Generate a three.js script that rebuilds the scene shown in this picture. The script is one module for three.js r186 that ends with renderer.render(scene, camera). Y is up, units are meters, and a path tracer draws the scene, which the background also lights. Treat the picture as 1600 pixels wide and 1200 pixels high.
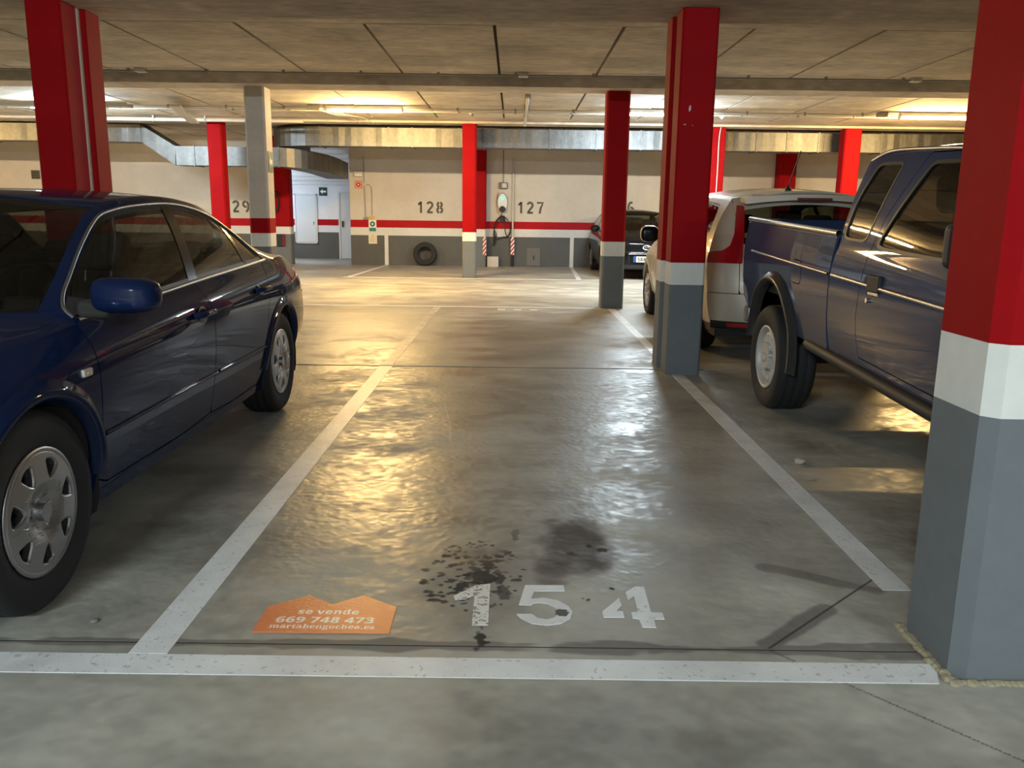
import * as THREE from 'three';
import { mergeGeometries, mergeVertices } from 'three/addons/utils/BufferGeometryUtils.js';
import { RoundedBoxGeometry } from 'three/addons/geometries/RoundedBoxGeometry.js';
import { TessellateModifier } from 'three/addons/modifiers/TessellateModifier.js';
import { RectAreaLightUniformsLib } from 'three/addons/lights/RectAreaLightUniformsLib.js';

// ------------------------------------------------------------------ camera, exposure, lamps
RectAreaLightUniformsLib.init();
const scene = new THREE.Scene();
scene.background = new THREE.Color(0x000000);
const renderer = new THREE.WebGLRenderer({ antialias: true });
renderer.toneMapping = THREE.LinearToneMapping;
renderer.toneMappingExposure = 1.4;
renderer.shadowMap.enabled = true;
const EYE = 1.23, FOCAL = 1300;
const camera = new THREE.PerspectiveCamera(2 * Math.atan(600 / FOCAL) * 180 / Math.PI, 4 / 3, 0.05, 100);
camera.position.set(0, EYE, 0);
camera.rotation.order = 'YXZ';
camera.rotation.set(-Math.atan(265 / FOCAL), 0, 0.0127);
scene.add(camera);
// the fluorescent battens of the garage: [x, y, z, colour (linear), strength, runs along]
const WARM = [1.0, 0.63, 0.22], COOL = [0.76, 0.91, 1.0], NEUTRAL = [1.0, 0.93, 0.80];
const LAMPS = [
  { x: -12.2, z: -14.1, c: WARM, p: 1.0, label: 'warm fluorescent batten on the ceiling beyond the silver duct end' },
  { x: -7.25, z: -14.1, c: COOL, p: 0.9, label: 'cool white fluorescent batten beside the red twin pillar' },
  { x: -2.45, z: -14.1, c: WARM, p: 1.14, label: 'warm yellow fluorescent batten between the grey pillar and the duct' },
  { x: 2.42, z: -14.1, c: COOL, p: 1.0, label: 'cool white fluorescent batten behind the grooved red pillar' },
  { x: 6.85, z: -14.1, c: WARM, p: 1.25, label: 'warm yellow fluorescent batten above the pickup cab roof' },
  { x: -2.1, z: 3.6, c: COOL, p: 1.75, label: 'fluorescent batten over the driving aisle in front of bay 154' },
  { x: 3.4, z: 3.6, c: COOL, p: 0.75, label: 'cool fluorescent batten over the driving aisle beside the blue saloon' },
];
const LAMP_Y = 2.838, LAMP_GAIN = 860;

// ------------------------------------------------------------------ helpers
let seed = 12345;
const rnd = () => { seed = (seed * 1664525 + 1013904223) >>> 0; return seed / 4294967296; };
const rr = (a, b) => a + (b - a) * rnd();
const lerp = (a, b, t) => a + (b - a) * t;
const clamp = (v, a, b) => Math.min(b, Math.max(a, v));
const smooth = (a, b, v) => { const t = clamp((v - a) / (b - a), 0, 1); return t * t * (3 - 2 * t); };
const used = new Map();
const numbered = (n) => { const k = used.get(n) || 0; used.set(n, k + 1); return k ? n + '_' + String(k).padStart(3, '0') : n; };
function mesh(name, geo, mat, parent) {
  const m = new THREE.Mesh(geo, mat);
  m.name = parent ? name : numbered(name);
  m.castShadow = m.receiveShadow = true;
  (parent || scene).add(m);
  return m;
}
function tag(o, label, category, group, kind) {
  if (label) o.userData.label = label;
  if (category) o.userData.category = category;
  if (group) o.userData.group = group;
  if (kind) o.userData.kind = kind;
  return o;
}
function thing(name, label, category, pos = [0, 0, 0], turn = 0, group, kind) {
  const o = new THREE.Group();
  o.name = numbered(name);
  o.position.set(...pos); o.rotation.y = turn;
  scene.add(o);
  return tag(o, label, category, group, kind);
}
const partGroup = (name, parent) => { const g = new THREE.Group(); g.name = name; parent.add(g); return g; };
// uv in metres from the dominant axis of each face
function metre(geo, s = 1) {
  const g = geo.index ? geo.toNonIndexed() : geo;
  if (!g.attributes.normal) g.computeVertexNormals();
  const p = g.attributes.position, uv = new Float32Array(p.count * 2);
  const a = new THREE.Vector3(), b = new THREE.Vector3(), c = new THREE.Vector3();
  for (let i = 0; i < p.count; i += 3) {
    a.fromBufferAttribute(p, i); b.fromBufferAttribute(p, i + 1).sub(a); c.fromBufferAttribute(p, i + 2).sub(a); b.cross(c);
    const x = Math.abs(b.x), y = Math.abs(b.y), z = Math.abs(b.z);
    for (let k = 0; k < 3; k++) {
      const X = p.getX(i + k), Y = p.getY(i + k), Z = p.getZ(i + k);
      const [u, v] = y >= x && y >= z ? [X, Z] : x >= z ? [Z, Y] : [X, Y];
      uv[2 * (i + k)] = u * s; uv[2 * (i + k) + 1] = v * s;
    }
  }
  g.setAttribute('uv', new THREE.BufferAttribute(uv, 2));
  return g;
}
const box = (x0, x1, y0, y1, z0, z1) => metre(new THREE.BoxGeometry(x1 - x0, y1 - y0, z1 - z0).translate((x0 + x1) / 2, (y0 + y1) / 2, (z0 + z1) / 2));
const rbox = (x0, x1, y0, y1, z0, z1, r = 0.01, s = 2) => new RoundedBoxGeometry(x1 - x0, y1 - y0, z1 - z0, s, r).translate((x0 + x1) / 2, (y0 + y1) / 2, (z0 + z1) / 2);
const V = (x, y, z) => new THREE.Vector3(x, y, z);
function cyl(a, b, r, n = 10, r2 = r) {
  const A = V(...a), B = V(...b), d = B.clone().sub(A), g = new THREE.CylinderGeometry(r2, r, d.length(), n, 1);
  g.applyQuaternion(new THREE.Quaternion().setFromUnitVectors(V(0, 1, 0), d.clone().normalize()));
  return g.translate((a[0] + b[0]) / 2, (a[1] + b[1]) / 2, (a[2] + b[2]) / 2);
}
const tube = (pts, r, n = 24, m = 6, closed = false) => new THREE.TubeGeometry(new THREE.CatmullRomCurve3(pts.map((p) => V(...p)), closed, 'centripetal'), n, r, m, closed);
const merge = (list) => mergeGeometries(list.map((g) => { const q = g.index ? g.toNonIndexed() : g; if (!q.attributes.uv) q.setAttribute('uv', new THREE.BufferAttribute(new Float32Array(q.attributes.position.count * 2), 2)); for (const k of Object.keys(q.attributes)) if (!['position', 'normal', 'uv'].includes(k)) q.deleteAttribute(k); return q; }));
// a prism standing on y0 over a floor polygon [[x, z], ...]
function prism(poly, y0, y1, bevel = 0) {
  const s = new THREE.Shape(poly.map(([x, z]) => new THREE.Vector2(x, -z)));
  const g = new THREE.ExtrudeGeometry(s, { depth: y1 - y0, bevelEnabled: bevel > 0, bevelSize: bevel, bevelThickness: bevel, bevelOffset: -bevel, bevelSegments: 1 });
  g.rotateX(-Math.PI / 2);
  return g.translate(0, y0, 0);
}
// noise
const P2 = new Uint8Array(65536);
for (let i = 0; i < 65536; i++) { let h = Math.imul(i + 1, 0x9e3779b1); h ^= h >>> 15; h = Math.imul(h, 0x85ebca6b); h ^= h >>> 13; P2[i] = h & 255; }
const hash = (x, y) => P2[((x & 255) << 8) | (y & 255)] / 255;
function vnoise(x, y) {
  const xi = Math.floor(x), yi = Math.floor(y), fx = x - xi, fy = y - yi, u = fx * fx * (3 - 2 * fx), v = fy * fy * (3 - 2 * fy);
  const a = hash(xi, yi), b = hash(xi + 1, yi), c = hash(xi, yi + 1), d = hash(xi + 1, yi + 1);
  return a + (b - a) * u + (c - a) * v + (a - b - c + d) * u * v;
}
function fbm(x, y, n) { let s = 0, a = 0.5, t = 0; for (let i = 0; i < n; i++) { s += a * vnoise(x, y); t += a; a *= 0.5; x = x * 2.03 + 17.7; y = y * 2.03 + 5.3; } return s / t; }
// a computed texture: fn(u, v) -> value in 0..1 or [r, g, b] in sRGB 0..255
function dataTex(w, h, fn, srgb, wrap = THREE.MirroredRepeatWrapping) {
  const d = new Uint8Array(w * h * 4);
  for (let j = 0; j < h; j++) for (let i = 0; i < w; i++) {
    const c = fn((i + 0.5) / w, (j + 0.5) / h), o = 4 * (j * w + i);
    if (typeof c === 'number') d[o] = d[o + 1] = d[o + 2] = clamp(c * 255, 0, 255);
    else { d[o] = clamp(c[0], 0, 255); d[o + 1] = clamp(c[1], 0, 255); d[o + 2] = clamp(c[2], 0, 255); }
    d[o + 3] = 255;
  }
  const t = new THREE.DataTexture(d, w, h);
  t.wrapS = t.wrapT = wrap; t.magFilter = THREE.LinearFilter; t.minFilter = THREE.LinearMipmapLinearFilter; t.generateMipmaps = true;
  if (srgb) t.colorSpace = THREE.SRGBColorSpace;
  t.needsUpdate = true;
  return t;
}
const rep = (t, sx, sy = sx, ox = 0, oy = 0) => { const c = t.clone(); c.repeat.set(sx, sy); c.offset.set(ox, oy); c.needsUpdate = true; return c; };
const std = (color, roughness = 0.6, metalness = 0, extra = {}) => new THREE.MeshStandardMaterial({ color, roughness, metalness, ...extra });
const phys = (o) => new THREE.MeshPhysicalMaterial(o);
const lin = (r, g, b) => new THREE.Color().setRGB(r, g, b);
// ------------------------------------------------------------------ materials
const mottle = dataTex(512, 512, (u, v) => { const n = fbm(u * 9, v * 9, 5) * 0.7 + fbm(u * 60 + 3, v * 60, 3) * 0.3; return 0.5 + (n - 0.5) * 0.9; });
const fine = dataTex(512, 512, (u, v) => 0.5 + (fbm(u * 90, v * 90, 3) - 0.5) * 0.9);
const tint = (r, g, b, amt, sx = 5, sy = 5) => dataTex(512, 512, (u, v) => { const n = 1 + amt * ((fbm(u * sx, v * sy, 5) - 0.5) * 1.6 + (fbm(u * sx * 9 + 9, v * sy * 9, 3) - 0.5) * 0.7); return [r * n, g * n, b * n]; }, true);
// painted plaster and concrete: [name]: sRGB base
const paint = (r, g, b, rough, amt = 0.07, bump = 0.0012) => phys({ color: 0xffffff, roughness: rough, specularIntensity: 0.22, map: rep(tint(r, g, b, amt), 0.5), bumpMap: rep(mottle, 0.8), bumpScale: bump });
const M = {
  wallCream: paint(204, 197, 186, 0.75, 0.05),
  wallWhite: paint(218, 216, 210, 0.6, 0.05),
  wallRed: paint(172, 20, 28, 0.5, 0.06),
  wallGrey: paint(98, 98, 96, 0.55, 0.07),
  pillarRed: paint(150, 8, 15, 0.7, 0.06),
  pillarWhite: paint(220, 220, 214, 0.5, 0.05),
  pillarGrey: paint(112, 117, 120, 0.5, 0.07),
  pillarStone: paint(196, 190, 180, 0.7, 0.08, 0.003),
  lobbyWhite: paint(226, 228, 232, 0.6, 0.04),
  concrete: std(0xffffff, 0.85, 0, { map: rep(dataTex(512, 512, (u, v) => { const n = 0.86 + 0.34 * (fbm(u * 4, v * 10, 5) - 0.5) + 0.2 * (fbm(u * 30, v * 60 + 4, 3) - 0.5), s = smooth(0.62, 0.75, fbm(u * 3 + 9, v * 5, 4)) * 0.16; return [(230 - 90 * s) * n, (217 - 90 * s) * n, (196 - 80 * s) * n]; }, true), 0.3), bumpMap: rep(mottle, 0.7), bumpScale: 0.004 }),
  concreteDark: std(lin(0.16, 0.145, 0.12), 0.9),
  gap: std(lin(0.02, 0.019, 0.017), 0.95),
  galv: std(0xffffff, 0.5, 1, { map: rep(dataTex(256, 256, (u, v) => { const n = 0.9 + 0.25 * (fbm(u * 14, v * 3, 4) - 0.5) + 0.12 * (fbm(u * 40, v * 40, 2) - 0.5); return [128 * n, 129 * n, 128 * n]; }, true), 0.6), bumpMap: rep(fine, 0.35, 0.15), bumpScale: 0.0015 }),
  galvDark: std(lin(0.12, 0.11, 0.1), 0.5, 0.6),
  pvc: std(lin(0.55, 0.52, 0.46), 0.5), pvcGrey: std(lin(0.28, 0.27, 0.25), 0.55),
  batten: std(lin(0.75, 0.75, 0.73), 0.45),
  black: std(lin(0.012, 0.012, 0.013), 0.6), blackGloss: phys({ color: lin(0.008, 0.008, 0.009), roughness: 0.22, specularIntensity: 0.35 }),
  rubber: std(lin(0.014, 0.014, 0.015), 0.78, 0, { bumpMap: rep(fine, 6), bumpScale: 0.0006 }),
  chrome: std(lin(0.62, 0.62, 0.62), 0.18, 1), satin: std(lin(0.42, 0.42, 0.43), 0.38, 1),
  linePaint: std(0xffffff, 0.42, 0, { map: rep(dataTex(1024, 1024, (u, v) => { const n = 0.95 + 0.14 * (fbm(u * 16, v * 16, 4) - 0.5), w = smooth(0.72, 0.8, fbm(u * 150 + 5, v * 150, 3)), d = smooth(0.62, 0.8, fbm(u * 7 + 31, v * 7, 5)) * 0.08; const q = n * (1 - 0.16 * w - d); return [238 * q, 239 * q, 238 * q]; }, true), 0.5), bumpMap: rep(fine, 3), bumpScale: 0.0008 }),
  fadedPaint: null,
  digitPaint: std(lin(0.09, 0.075, 0.06), 0.7),
  steelDoor: std(lin(0.66, 0.68, 0.7), 0.4),
};
M.fadedPaint = std(0xffffff, 0.45, 0, { map: rep(dataTex(512, 512, (u, v) => { const w = smooth(0.38, 0.62, fbm(u * 26, v * 26, 5)), q = lerp(196, 172, w) * (0.95 + 0.12 * (fbm(u * 90, v * 90, 2) - 0.5)); return [q, q * 0.98, q * 0.92]; }, true), 0.6), bumpMap: M.linePaint.bumpMap, bumpScale: 0.0008 });
// ------------------------------------------------------------------ the garage shell
const CEIL = 2.93, XL = -15, XR = 13, ZB = -20.2, ZF = 7;
const JOINT_A = -2.215, JOINT_B = -6.715;         // saw-cut joints across the floor slab
// --- floor: slabs with real joints between them
const FW = 5.6, FD = 4.5;                          // the slab of bay 154: texture covers x -2.8..2.8, z -6.715..-2.215
const blobs = [];                                  // oil splashes: [x, z, rx, rz, strength]
for (let i = 0; i < 150; i++) { const a = rnd() * 6.283, r = Math.pow(rnd(), 0.7) * 0.3; const s = rr(0.004, 0.013) * (r < 0.16 ? 1.3 : 1); blobs.push([-0.12 + Math.cos(a) * r * 0.62, -2.72 + Math.sin(a) * r * 0.95, s * rr(0.7, 1.4), s * rr(0.7, 1.3), rr(0.5, 1)]); }
for (const b of [[-0.09, -2.68, 0.05, 0.05, 1], [-0.08, -2.77, 0.02, 0.07, 0.95], [-0.03, -2.66, 0.018, 0.06, 0.8], [-0.2, -2.56, 0.035, 0.016, 0.9], [-0.16, -2.62, 0.02, 0.03, 0.9], [-0.085, -2.27, 0.02, 0.055, 0.95], [-0.29, -2.64, 0.016, 0.02, 0.9], [-0.24, -2.54, 0.03, 0.009, 0.95], [-0.02, -2.56, 0.02, 0.05, 0.6], [0.255, -2.52, 0.014, 0.016, 1], [0.345, -2.61, 0.011, 0.011, 1], [0.345, -2.93, 0.016, 0.02, 0.8], [0.30, -2.97, 0.008, 0.02, 0.7], [0.23, -2.89, 0.017, 0.016, 0.6], [0.02, -2.665, 0.02, 0.012, 0.7], [0.02, -3.07, 0.012, 0.06, 0.55]]) blobs.push(b);
const cell = new Map();
for (const b of blobs) for (let i = Math.floor((b[0] - b[2] * 2) * 10); i <= Math.floor((b[0] + b[2] * 2) * 10); i++) for (let j = Math.floor((b[1] - b[3] * 2) * 10); j <= Math.floor((b[1] + b[3] * 2) * 10); j++) { const k = i * 1000 + j; if (!cell.has(k)) cell.set(k, []); cell.get(k).push(b); }
const segDist = (x, z, ax, az, bx, bz) => { const dx = bx - ax, dz = bz - az, t = clamp(((x - ax) * dx + (z - az) * dz) / (dx * dx + dz * dz), 0, 1); return Math.hypot(x - ax - dx * t, z - az - dz * t); };
// concrete floor matter at a floor point: brightness, warmth, oil, damp, dust
function floorAt(x, z) {
  const big = fbm(x * 0.9 + 40, z * 0.9, 3), mid = fbm(x * 3.1, z * 4.2 + 7, 4), fineN = fbm(x * 26, z * 32, 2);
  const streak = fbm(x * 1.6 + 90, z * 9 + 3, 3);
  let n = 1 + 0.34 * (big - 0.5) + 0.34 * (mid - 0.5) + 0.13 * (fineN - 0.5) + 0.16 * (streak - 0.5);
  let oil = 0, damp = 0;
  const list = cell.get(Math.floor(x * 10) * 1000 + Math.floor(z * 10));
  if (list) { const wob = 0.8 * (fbm(x * 75, z * 75, 3) - 0.5) + 1.0 * (fbm(x * 30 + 4, z * 30, 3) - 0.5); for (const b of list) { const d = Math.hypot((x - b[0]) / b[2], (z - b[1]) / b[3]) + wob * 1.6; oil = Math.max(oil, b[4] * (1 - smooth(0.8, 1.15, d))); } }
  const near = z > -3.7 && z < -1.2 && x > -3, wob2 = near || z < -5.7 ? fbm(x * 9 + 2, z * 9, 3) - 0.5 : 0;
  if (!near) { if (z < -5.7) damp = 0.34 * (1 - smooth(0.3, 1.2, Math.hypot((x + 1.36) / 0.26, (z + 6.02) / 0.13) + wob2 * 0.9)); return { n, oil, damp, fineN, cut: z < -2.8 ? 1 - smooth(0.0015, 0.0035, segDist(x, z, 1.363, -2.80, 1.365, -6.5)) : 0, scratch: z < -4 ? Math.max(0, 1 - Math.min(segDist(x, z, -0.44, -5.35, -0.36, -4.75), segDist(x, z, -0.36, -4.75, -0.335, -4.42)) / 0.006) * 0.6 : 0, mid, big }; }
  // broad brown oil bloom and the stained ground round the splash
  damp = Math.max(damp, 0.98 * (1 - smooth(0.35, 1.05, Math.hypot((x - 0.23 + 0.12 * (z + 3.0)) / 0.17, (z + 3.0) / 0.46) + wob2 * 0.9)));
  damp = Math.max(damp, 0.34 * (1 - smooth(0.3, 1.2, Math.hypot((x + 0.1) / 0.26, (z + 2.62) / 0.4) + wob2 * 0.9)));
  // damp streaks both sides of the front joint and of the slanted cut
  const jw = 0.012 + 0.03 * smooth(0.35, 0.7, fbm(x * 3 + 70, 1.5, 3)), jd = Math.abs(z - JOINT_A + 0.0 * wob2);
  const seam = (1 - smooth(jw, jw + 0.012, jd + wob2 * 0.035)) * smooth(0.42, 0.56, fbm(x * 5 + 11, z * 8, 3) + 0.12);
  damp = Math.max(damp, 0.5 * seam);
  const dd = segDist(x, z, 0.76, -2.24, 1.02, -2.48);
  damp = Math.max(damp, 0.55 * (1 - smooth(0.022, 0.04, dd + wob2 * 0.03)));
  damp = Math.max(damp, 0.45 * (1 - smooth(0.02, 0.045, segDist(x, z, 0.92, -2.80, 1.24, -2.62) + wob2 * 0.04)));
  let cut = 1 - smooth(0.0022, 0.0045, segDist(x, z, 0.76, -2.225, 1.363, -2.80));
  cut = Math.max(cut, 1 - smooth(0.0015, 0.0035, segDist(x, z, 1.363, -2.80, 1.365, -6.5)), 0.8 * (1 - smooth(0.0015, 0.003, segDist(x, z, 0.76, -2.21, 1.4, -1.5) + 0.3 * Math.abs(wob2) * 0.01)));
  return { n, oil, damp, cut, scratch: 0, mid, big, fineN };
}
const floorRGB = (f) => {
  let q = f.n * (1 - 0.56 * f.damp), r = 157 * q, g = 154 * q, b = 144 * q;
  r += f.damp * 4; r = lerp(r, 36, f.oil * 0.93); g = lerp(g, 34, f.oil * 0.93); b = lerp(b, 34, f.oil * 0.93);
  r = lerp(r, 38, f.cut * 0.8); g = lerp(g, 36, f.cut * 0.8); b = lerp(b, 33, f.cut * 0.8);
  return [r + 60 * f.scratch, g + 58 * f.scratch, b + 50 * f.scratch];
};
const floorRough = (f) => clamp(0.46 + 0.42 * (f.mid - 0.5) + 0.3 * (f.fineN - 0.5) + 0.3 * (f.big - 0.5) + 0.3 * f.oil + 0.28 * f.damp + 0.3 * f.cut, 0.33, 0.9);
function floorMat(w, h, x0, x1, z0, z1) {
  const F = new Array(w * h);
  for (let j = 0; j < h; j++) for (let i = 0; i < w; i++) F[j * w + i] = floorAt(lerp(x0, x1, (i + 0.5) / w), lerp(z0, z1, (j + 0.5) / h));
  const at = (u, v) => F[Math.min(h - 1, Math.floor(v * h)) * w + Math.min(w - 1, Math.floor(u * w))];
  return std(0xffffff, 1, 0, {
    map: dataTex(w, h, (u, v) => floorRGB(at(u, v)), true),
    roughnessMap: dataTex(w >> 1, h >> 1, (u, v) => floorRough(at(u, v))),
    bumpMap: dataTex(w >> 1, h >> 1, (u, v) => { const f = at(u, v), x = lerp(x0, x1, u), z = lerp(z0, z1, v); return 0.5 + 0.42 * (fbm(x * 7 + 3, z * 7, 4) - 0.5) + 0.25 * (fbm(x * 45, z * 45, 2) - 0.5) - 0.3 * f.cut; }), bumpScale: 0.006,
  });
}
function slab(name, x0, x1, z0, z1, mat, tx0, tx1, tz0, tz1, parent) {
  const g = box(x0, x1, -0.25, 0, z0, z1), p = g.attributes.position, uv = g.attributes.uv;
  for (let i = 0; i < p.count; i++) uv.setXY(i, (p.getX(i) - tx0) / (tx1 - tx0), (p.getZ(i) - tz0) / (tz1 - tz0));
  return mesh(name, g, mat, parent);
}
const floor = thing('floor', 'smooth grey concrete garage floor with oil stains and joints', 'floor', [0, 0, 0], 0, null, 'structure');
const bayMat = floorMat(1600, 1600, -2.8, 2.8, JOINT_B, JOINT_A);
const aisleMat = floorMat(800, 800, -2.6, 2.6, JOINT_A, 1.8);
const backMat = floorMat(700, 1000, -3.6, 3.2, -16.6, JOINT_B);
slab('aisle_slab', XL, XR, JOINT_A + 0.004, ZF, aisleMat, -2.6, 2.6, JOINT_A, 1.8, floor);
slab('bay_slab', XL, XR, JOINT_B + 0.018, JOINT_A - 0.004, bayMat, -2.8, 2.8, JOINT_B, JOINT_A, floor);
slab('rear_slab', XL, XR, -24, JOINT_B - 0.018, backMat, -3.6, 3.2, -16.6, JOINT_B, floor);
mesh('joint_filler', merge([box(XL, XR, -0.06, -0.0012, JOINT_A - 0.005, JOINT_A + 0.005), box(XL, XR, -0.06, -0.004, JOINT_B - 0.018, JOINT_B + 0.018)]), M.gap, floor);

// --- walls
function bandedWall(name, label, x0, x1, zFace, depth) {
  const w = thing(name, label, 'wall', [0, 0, 0], 0, null, 'structure');
  mesh('grey_dado', box(x0, x1, 0, 0.70, zFace - depth, zFace), M.wallGrey, w);
  mesh('white_band', box(x0, x1, 0.70, 0.885, zFace - depth, zFace), M.wallWhite, w);
  mesh('red_stripe', box(x0, x1, 0.885, 1.06, zFace - depth, zFace), M.wallRed, w);
  mesh('upper_wall', box(x0, x1, 1.06, 3.25, zFace - depth, zFace), M.wallCream, w);
  return w;
}
const LX0 = -5.42, LX1 = -3.9;                     // the lobby opening in the back wall
const wallBack = bandedWall('wall_back', 'cream back wall with red stripe and grey dado behind bays 127 and 128', LX1, XR, ZB, 0.25);
const wallBack2 = bandedWall('wall_back', 'cream back wall with red stripe behind bay 129', XL, LX0, ZB, 0.25);
for (const [x, p] of [[-3.05, wallBack], [1.39, wallBack]]) mesh('white_divider_stripe', box(x - 0.045, x + 0.045, 0.0, 0.70, ZB, ZB + 0.004), M.wallWhite, p);
const side = (n, l, x0, x1, z0, z1, m) => tag(mesh(n, box(x0, x1, 0, 3.25, z0, z1), m), l, 'wall', null, 'structure');
side('wall_left', 'plain cream side wall of the garage', XL - 0.2, XL, -24, ZF, M.wallCream);
side('wall_right', 'plain cream end wall of the garage', XR, XR + 0.2, -24, ZF, M.wallCream);
side('wall_front', 'plain cream wall across the driving aisle', XL - 0.2, XR + 0.2, ZF, ZF + 0.2, M.wallCream);
// lobby behind the opening: white lit walls, grey dado, stepped stair soffit
const LZ = -22.6;
const lob = thing('wall_lobby', 'white lit lobby wall with red stripe and grey dado beyond the opening', 'wall', [0, 0, 0], 0, null, 'structure');
for (const [y0, y1, m, n] of [[0, 0.70, M.wallGrey, 'grey_dado'], [0.70, 0.88, M.lobbyWhite, 'white_band'], [0.88, 1.04, M.wallRed, 'red_stripe'], [1.04, 3.25, M.lobbyWhite, 'upper_wall']]) {
  mesh(n, merge([box(-7.4, -2.9, y0, y1, LZ - 0.2, LZ), box(-7.6, -7.4, y0, y1, LZ - 0.2, ZB - 0.25)]), m, lob);
  mesh(n, box(-2.9, -2.7, y0, y1, LZ - 0.2, ZB - 0.25), m, lob);
}
const stair = thing('stair_soffit', 'stepped white underside of a staircase above the lobby', 'staircase', [0, 0, 0], 0, null, 'structure');
for (let k = 0; k < 9; k++) { const z1 = ZB - 0.3 - k * 0.25, y = 2.72 - k * 0.098; mesh('stair_step', box(-7.4, -2.9, y, y + 0.22, z1 - 0.215, z1), M.lobbyWhite, stair); mesh('stair_recess', box(-7.4, -2.9, y + 0.05, y + 0.22, z1 - 0.25, z1 - 0.215), M.concreteDark, stair); }
// --- beams and ceiling planks
const beam = (n, l, z0, z1, y0) => tag(mesh(n, box(XL, XR, y0, 3.2, z0, z1), M.concrete), l, 'beam', null, 'structure');
beam('ceiling_beam', 'wide concrete ceiling beam over the twin red pillars', -7.0, -6.15, 2.725);
beam('ceiling_beam', 'concrete ceiling beam over the grey pillar', -11.5, -10.98, 2.80);
beam('ceiling_beam', 'concrete ceiling beam in front of the silver duct', -16.72, -16.3, 2.895);
beam('ceiling_beam', 'concrete ceiling beam over the driving aisle', -2.3, -1.75, 2.8);
const ceiling = thing('ceiling', 'concrete plank ceiling with dark joints between the planks', 'ceiling', [0, 0, 0], 0, null, 'structure');
mesh('deck', box(XL, XR, 3.02, 3.25, -24, ZF), M.concreteDark, ceiling);
const plankBays = [[-10.98, -8.15, -8.15, -7.0], [-15.75, -12.35, -16.3, -15.75], [-20.45, -16.72, null, null], [-6.15, -2.3, null, null], [-1.75, ZF, null, null]];
for (const [z0, z1] of plankBays) for (let k = -13; k < 12; k++) {
  const x0 = Math.max(XL, -0.205 + 1.2 * k + 0.016), x1 = Math.min(XR, -0.205 + 1.2 * (k + 1) - 0.016);
  if (x1 - x0 < 0.1) continue;
  const dy = (hash(k + 60, Math.round(-z0 * 3)) - 0.5) * 0.006;
  mesh('ceiling_plank', box(x0, x1, CEIL + dy, 3.03, z0, z1), M.concrete, ceiling);
}
for (const [z0, z1] of [[-8.15, -7.0], [-12.35, -11.5], [-16.3, -15.75]]) mesh('cast_strip', box(XL, XR, CEIL + 0.002, 3.03, z0, z1), M.concrete, ceiling);
mesh('lobby_ceiling', box(-7.6, -2.7, 2.93, 3.03, -24, -20.45), M.lobbyWhite, ceiling);

// --- pillars
function pillar(name, label, x0, x1, z0, z1, top, { white = 0.71, red = 0.88, ch = 0.025, low = M.pillarGrey, mid = M.pillarWhite, high = M.pillarRed, stripe = null } = {}) {
  const w = (x1 - x0) / 2, d = (z1 - z0) / 2, g = thing(name, label, 'pillar', [(x0 + x1) / 2, 0, (z0 + z1) / 2], 0, null, 'structure');
  const poly = [[-w + ch, -d], [w - ch, -d], [w, -d + ch], [w, d - ch], [w - ch, d], [-w + ch, d], [-w, d - ch], [-w, -d + ch]];
  mesh('grey_base', metre(prism(poly, 0, white)), low, g);
  mesh('white_band', metre(prism(poly, white, red)), mid, g);
  if (stripe) { mesh('red_band', metre(prism(poly, red, stripe)), M.pillarRed, g); mesh('shaft', metre(prism(poly, stripe, top)), high, g); }
  else mesh('shaft', metre(prism(poly, red, top)), high, g);
  return g;
}
const pR = pillar('pillar', 'red pillar with white band and chipped grey base beside the front parking line', 1.21, 1.52, -2.37, -2.06, 2.8, { white: 0.735, red: 0.925, ch: 0.035 });
// crumbled mortar at the foot of that pillar
{ const list = []; for (let i = 0; i < 46; i++) { const t = i / 45, r = 0.008 + 0.009 * hash(i, 3); const q = new THREE.IcosahedronGeometry(r, 0); q.scale(1.3, 0.7, 1.3); if (t < 0.6) q.translate(1.205 - 0.008 * hash(i, 9), 0.004, lerp(-2.37, -2.05, t / 0.6)); else q.translate(lerp(1.205, 1.5, (t - 0.6) / 0.4), 0.003, -2.052 + 0.006 * hash(i, 7)); list.push(q); } tag(mesh('mortar_rubble', merge(list), std(lin(0.36, 0.31, 0.2), 0.95)), 'crumbled sandy mortar along the foot of the red pillar', 'mortar', null, 'stuff'); }
const twin = (l1, l2, x0, x1, off) => [pillar('pillar', l1, x0, x1, -6.73, -6.49, 2.725, { ch: 0.015 }), pillar('pillar', l2, x0 + off, x1 + off, -7.03, -6.79, 2.725, { ch: 0.015 })];
twin('red pillar, front one of the twin pair beside the pickup bed', 'red pillar, rear one of the twin pair beside the silver minivan', 1.215, 1.485, -0.02);
twin('red pillar, front one of the twin pair beyond the blue saloon roof', 'red pillar, rear one of the twin pair beyond the blue saloon roof', -3.60, -3.335, 0.03);
tag(mesh('trim_1', box(-3.58, -3.345, 0, 2.725, -6.79, -6.73), M.pillarWhite), 'white joint strip between the twin red pillars beyond the saloon', 'joint strip', null, 'structure');
tag(mesh('trim_2', box(1.245, 1.45, 0, 2.725, -6.79, -6.73), M.gap), 'dark joint filler between the twin red pillars beside the pickup', 'joint strip', null, 'structure');
pillar('pillar', 'red pillar with white band at the head of the empty bay line', 1.18, 1.48, -11.50, -11.2, 2.80, { white: 0.70, red: 0.89 });
pillar('pillar', 'rough grey pillar with one red band, behind the blue saloon boot', -3.50, -3.235, -11.52, -11.2, 2.80, { white: 0.77, red: 0.945, stripe: 1.14, high: M.pillarStone, mid: M.pillarWhite });
pillar('pillar', 'bright red pillar between bays 128 and 127', -1.0, -0.735, -16.65, -16.36, 2.895);
pillar('pillar', 'bright red pillar in front of bay number 129', -5.84, -5.56, -16.65, -16.36, 2.895);
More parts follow.
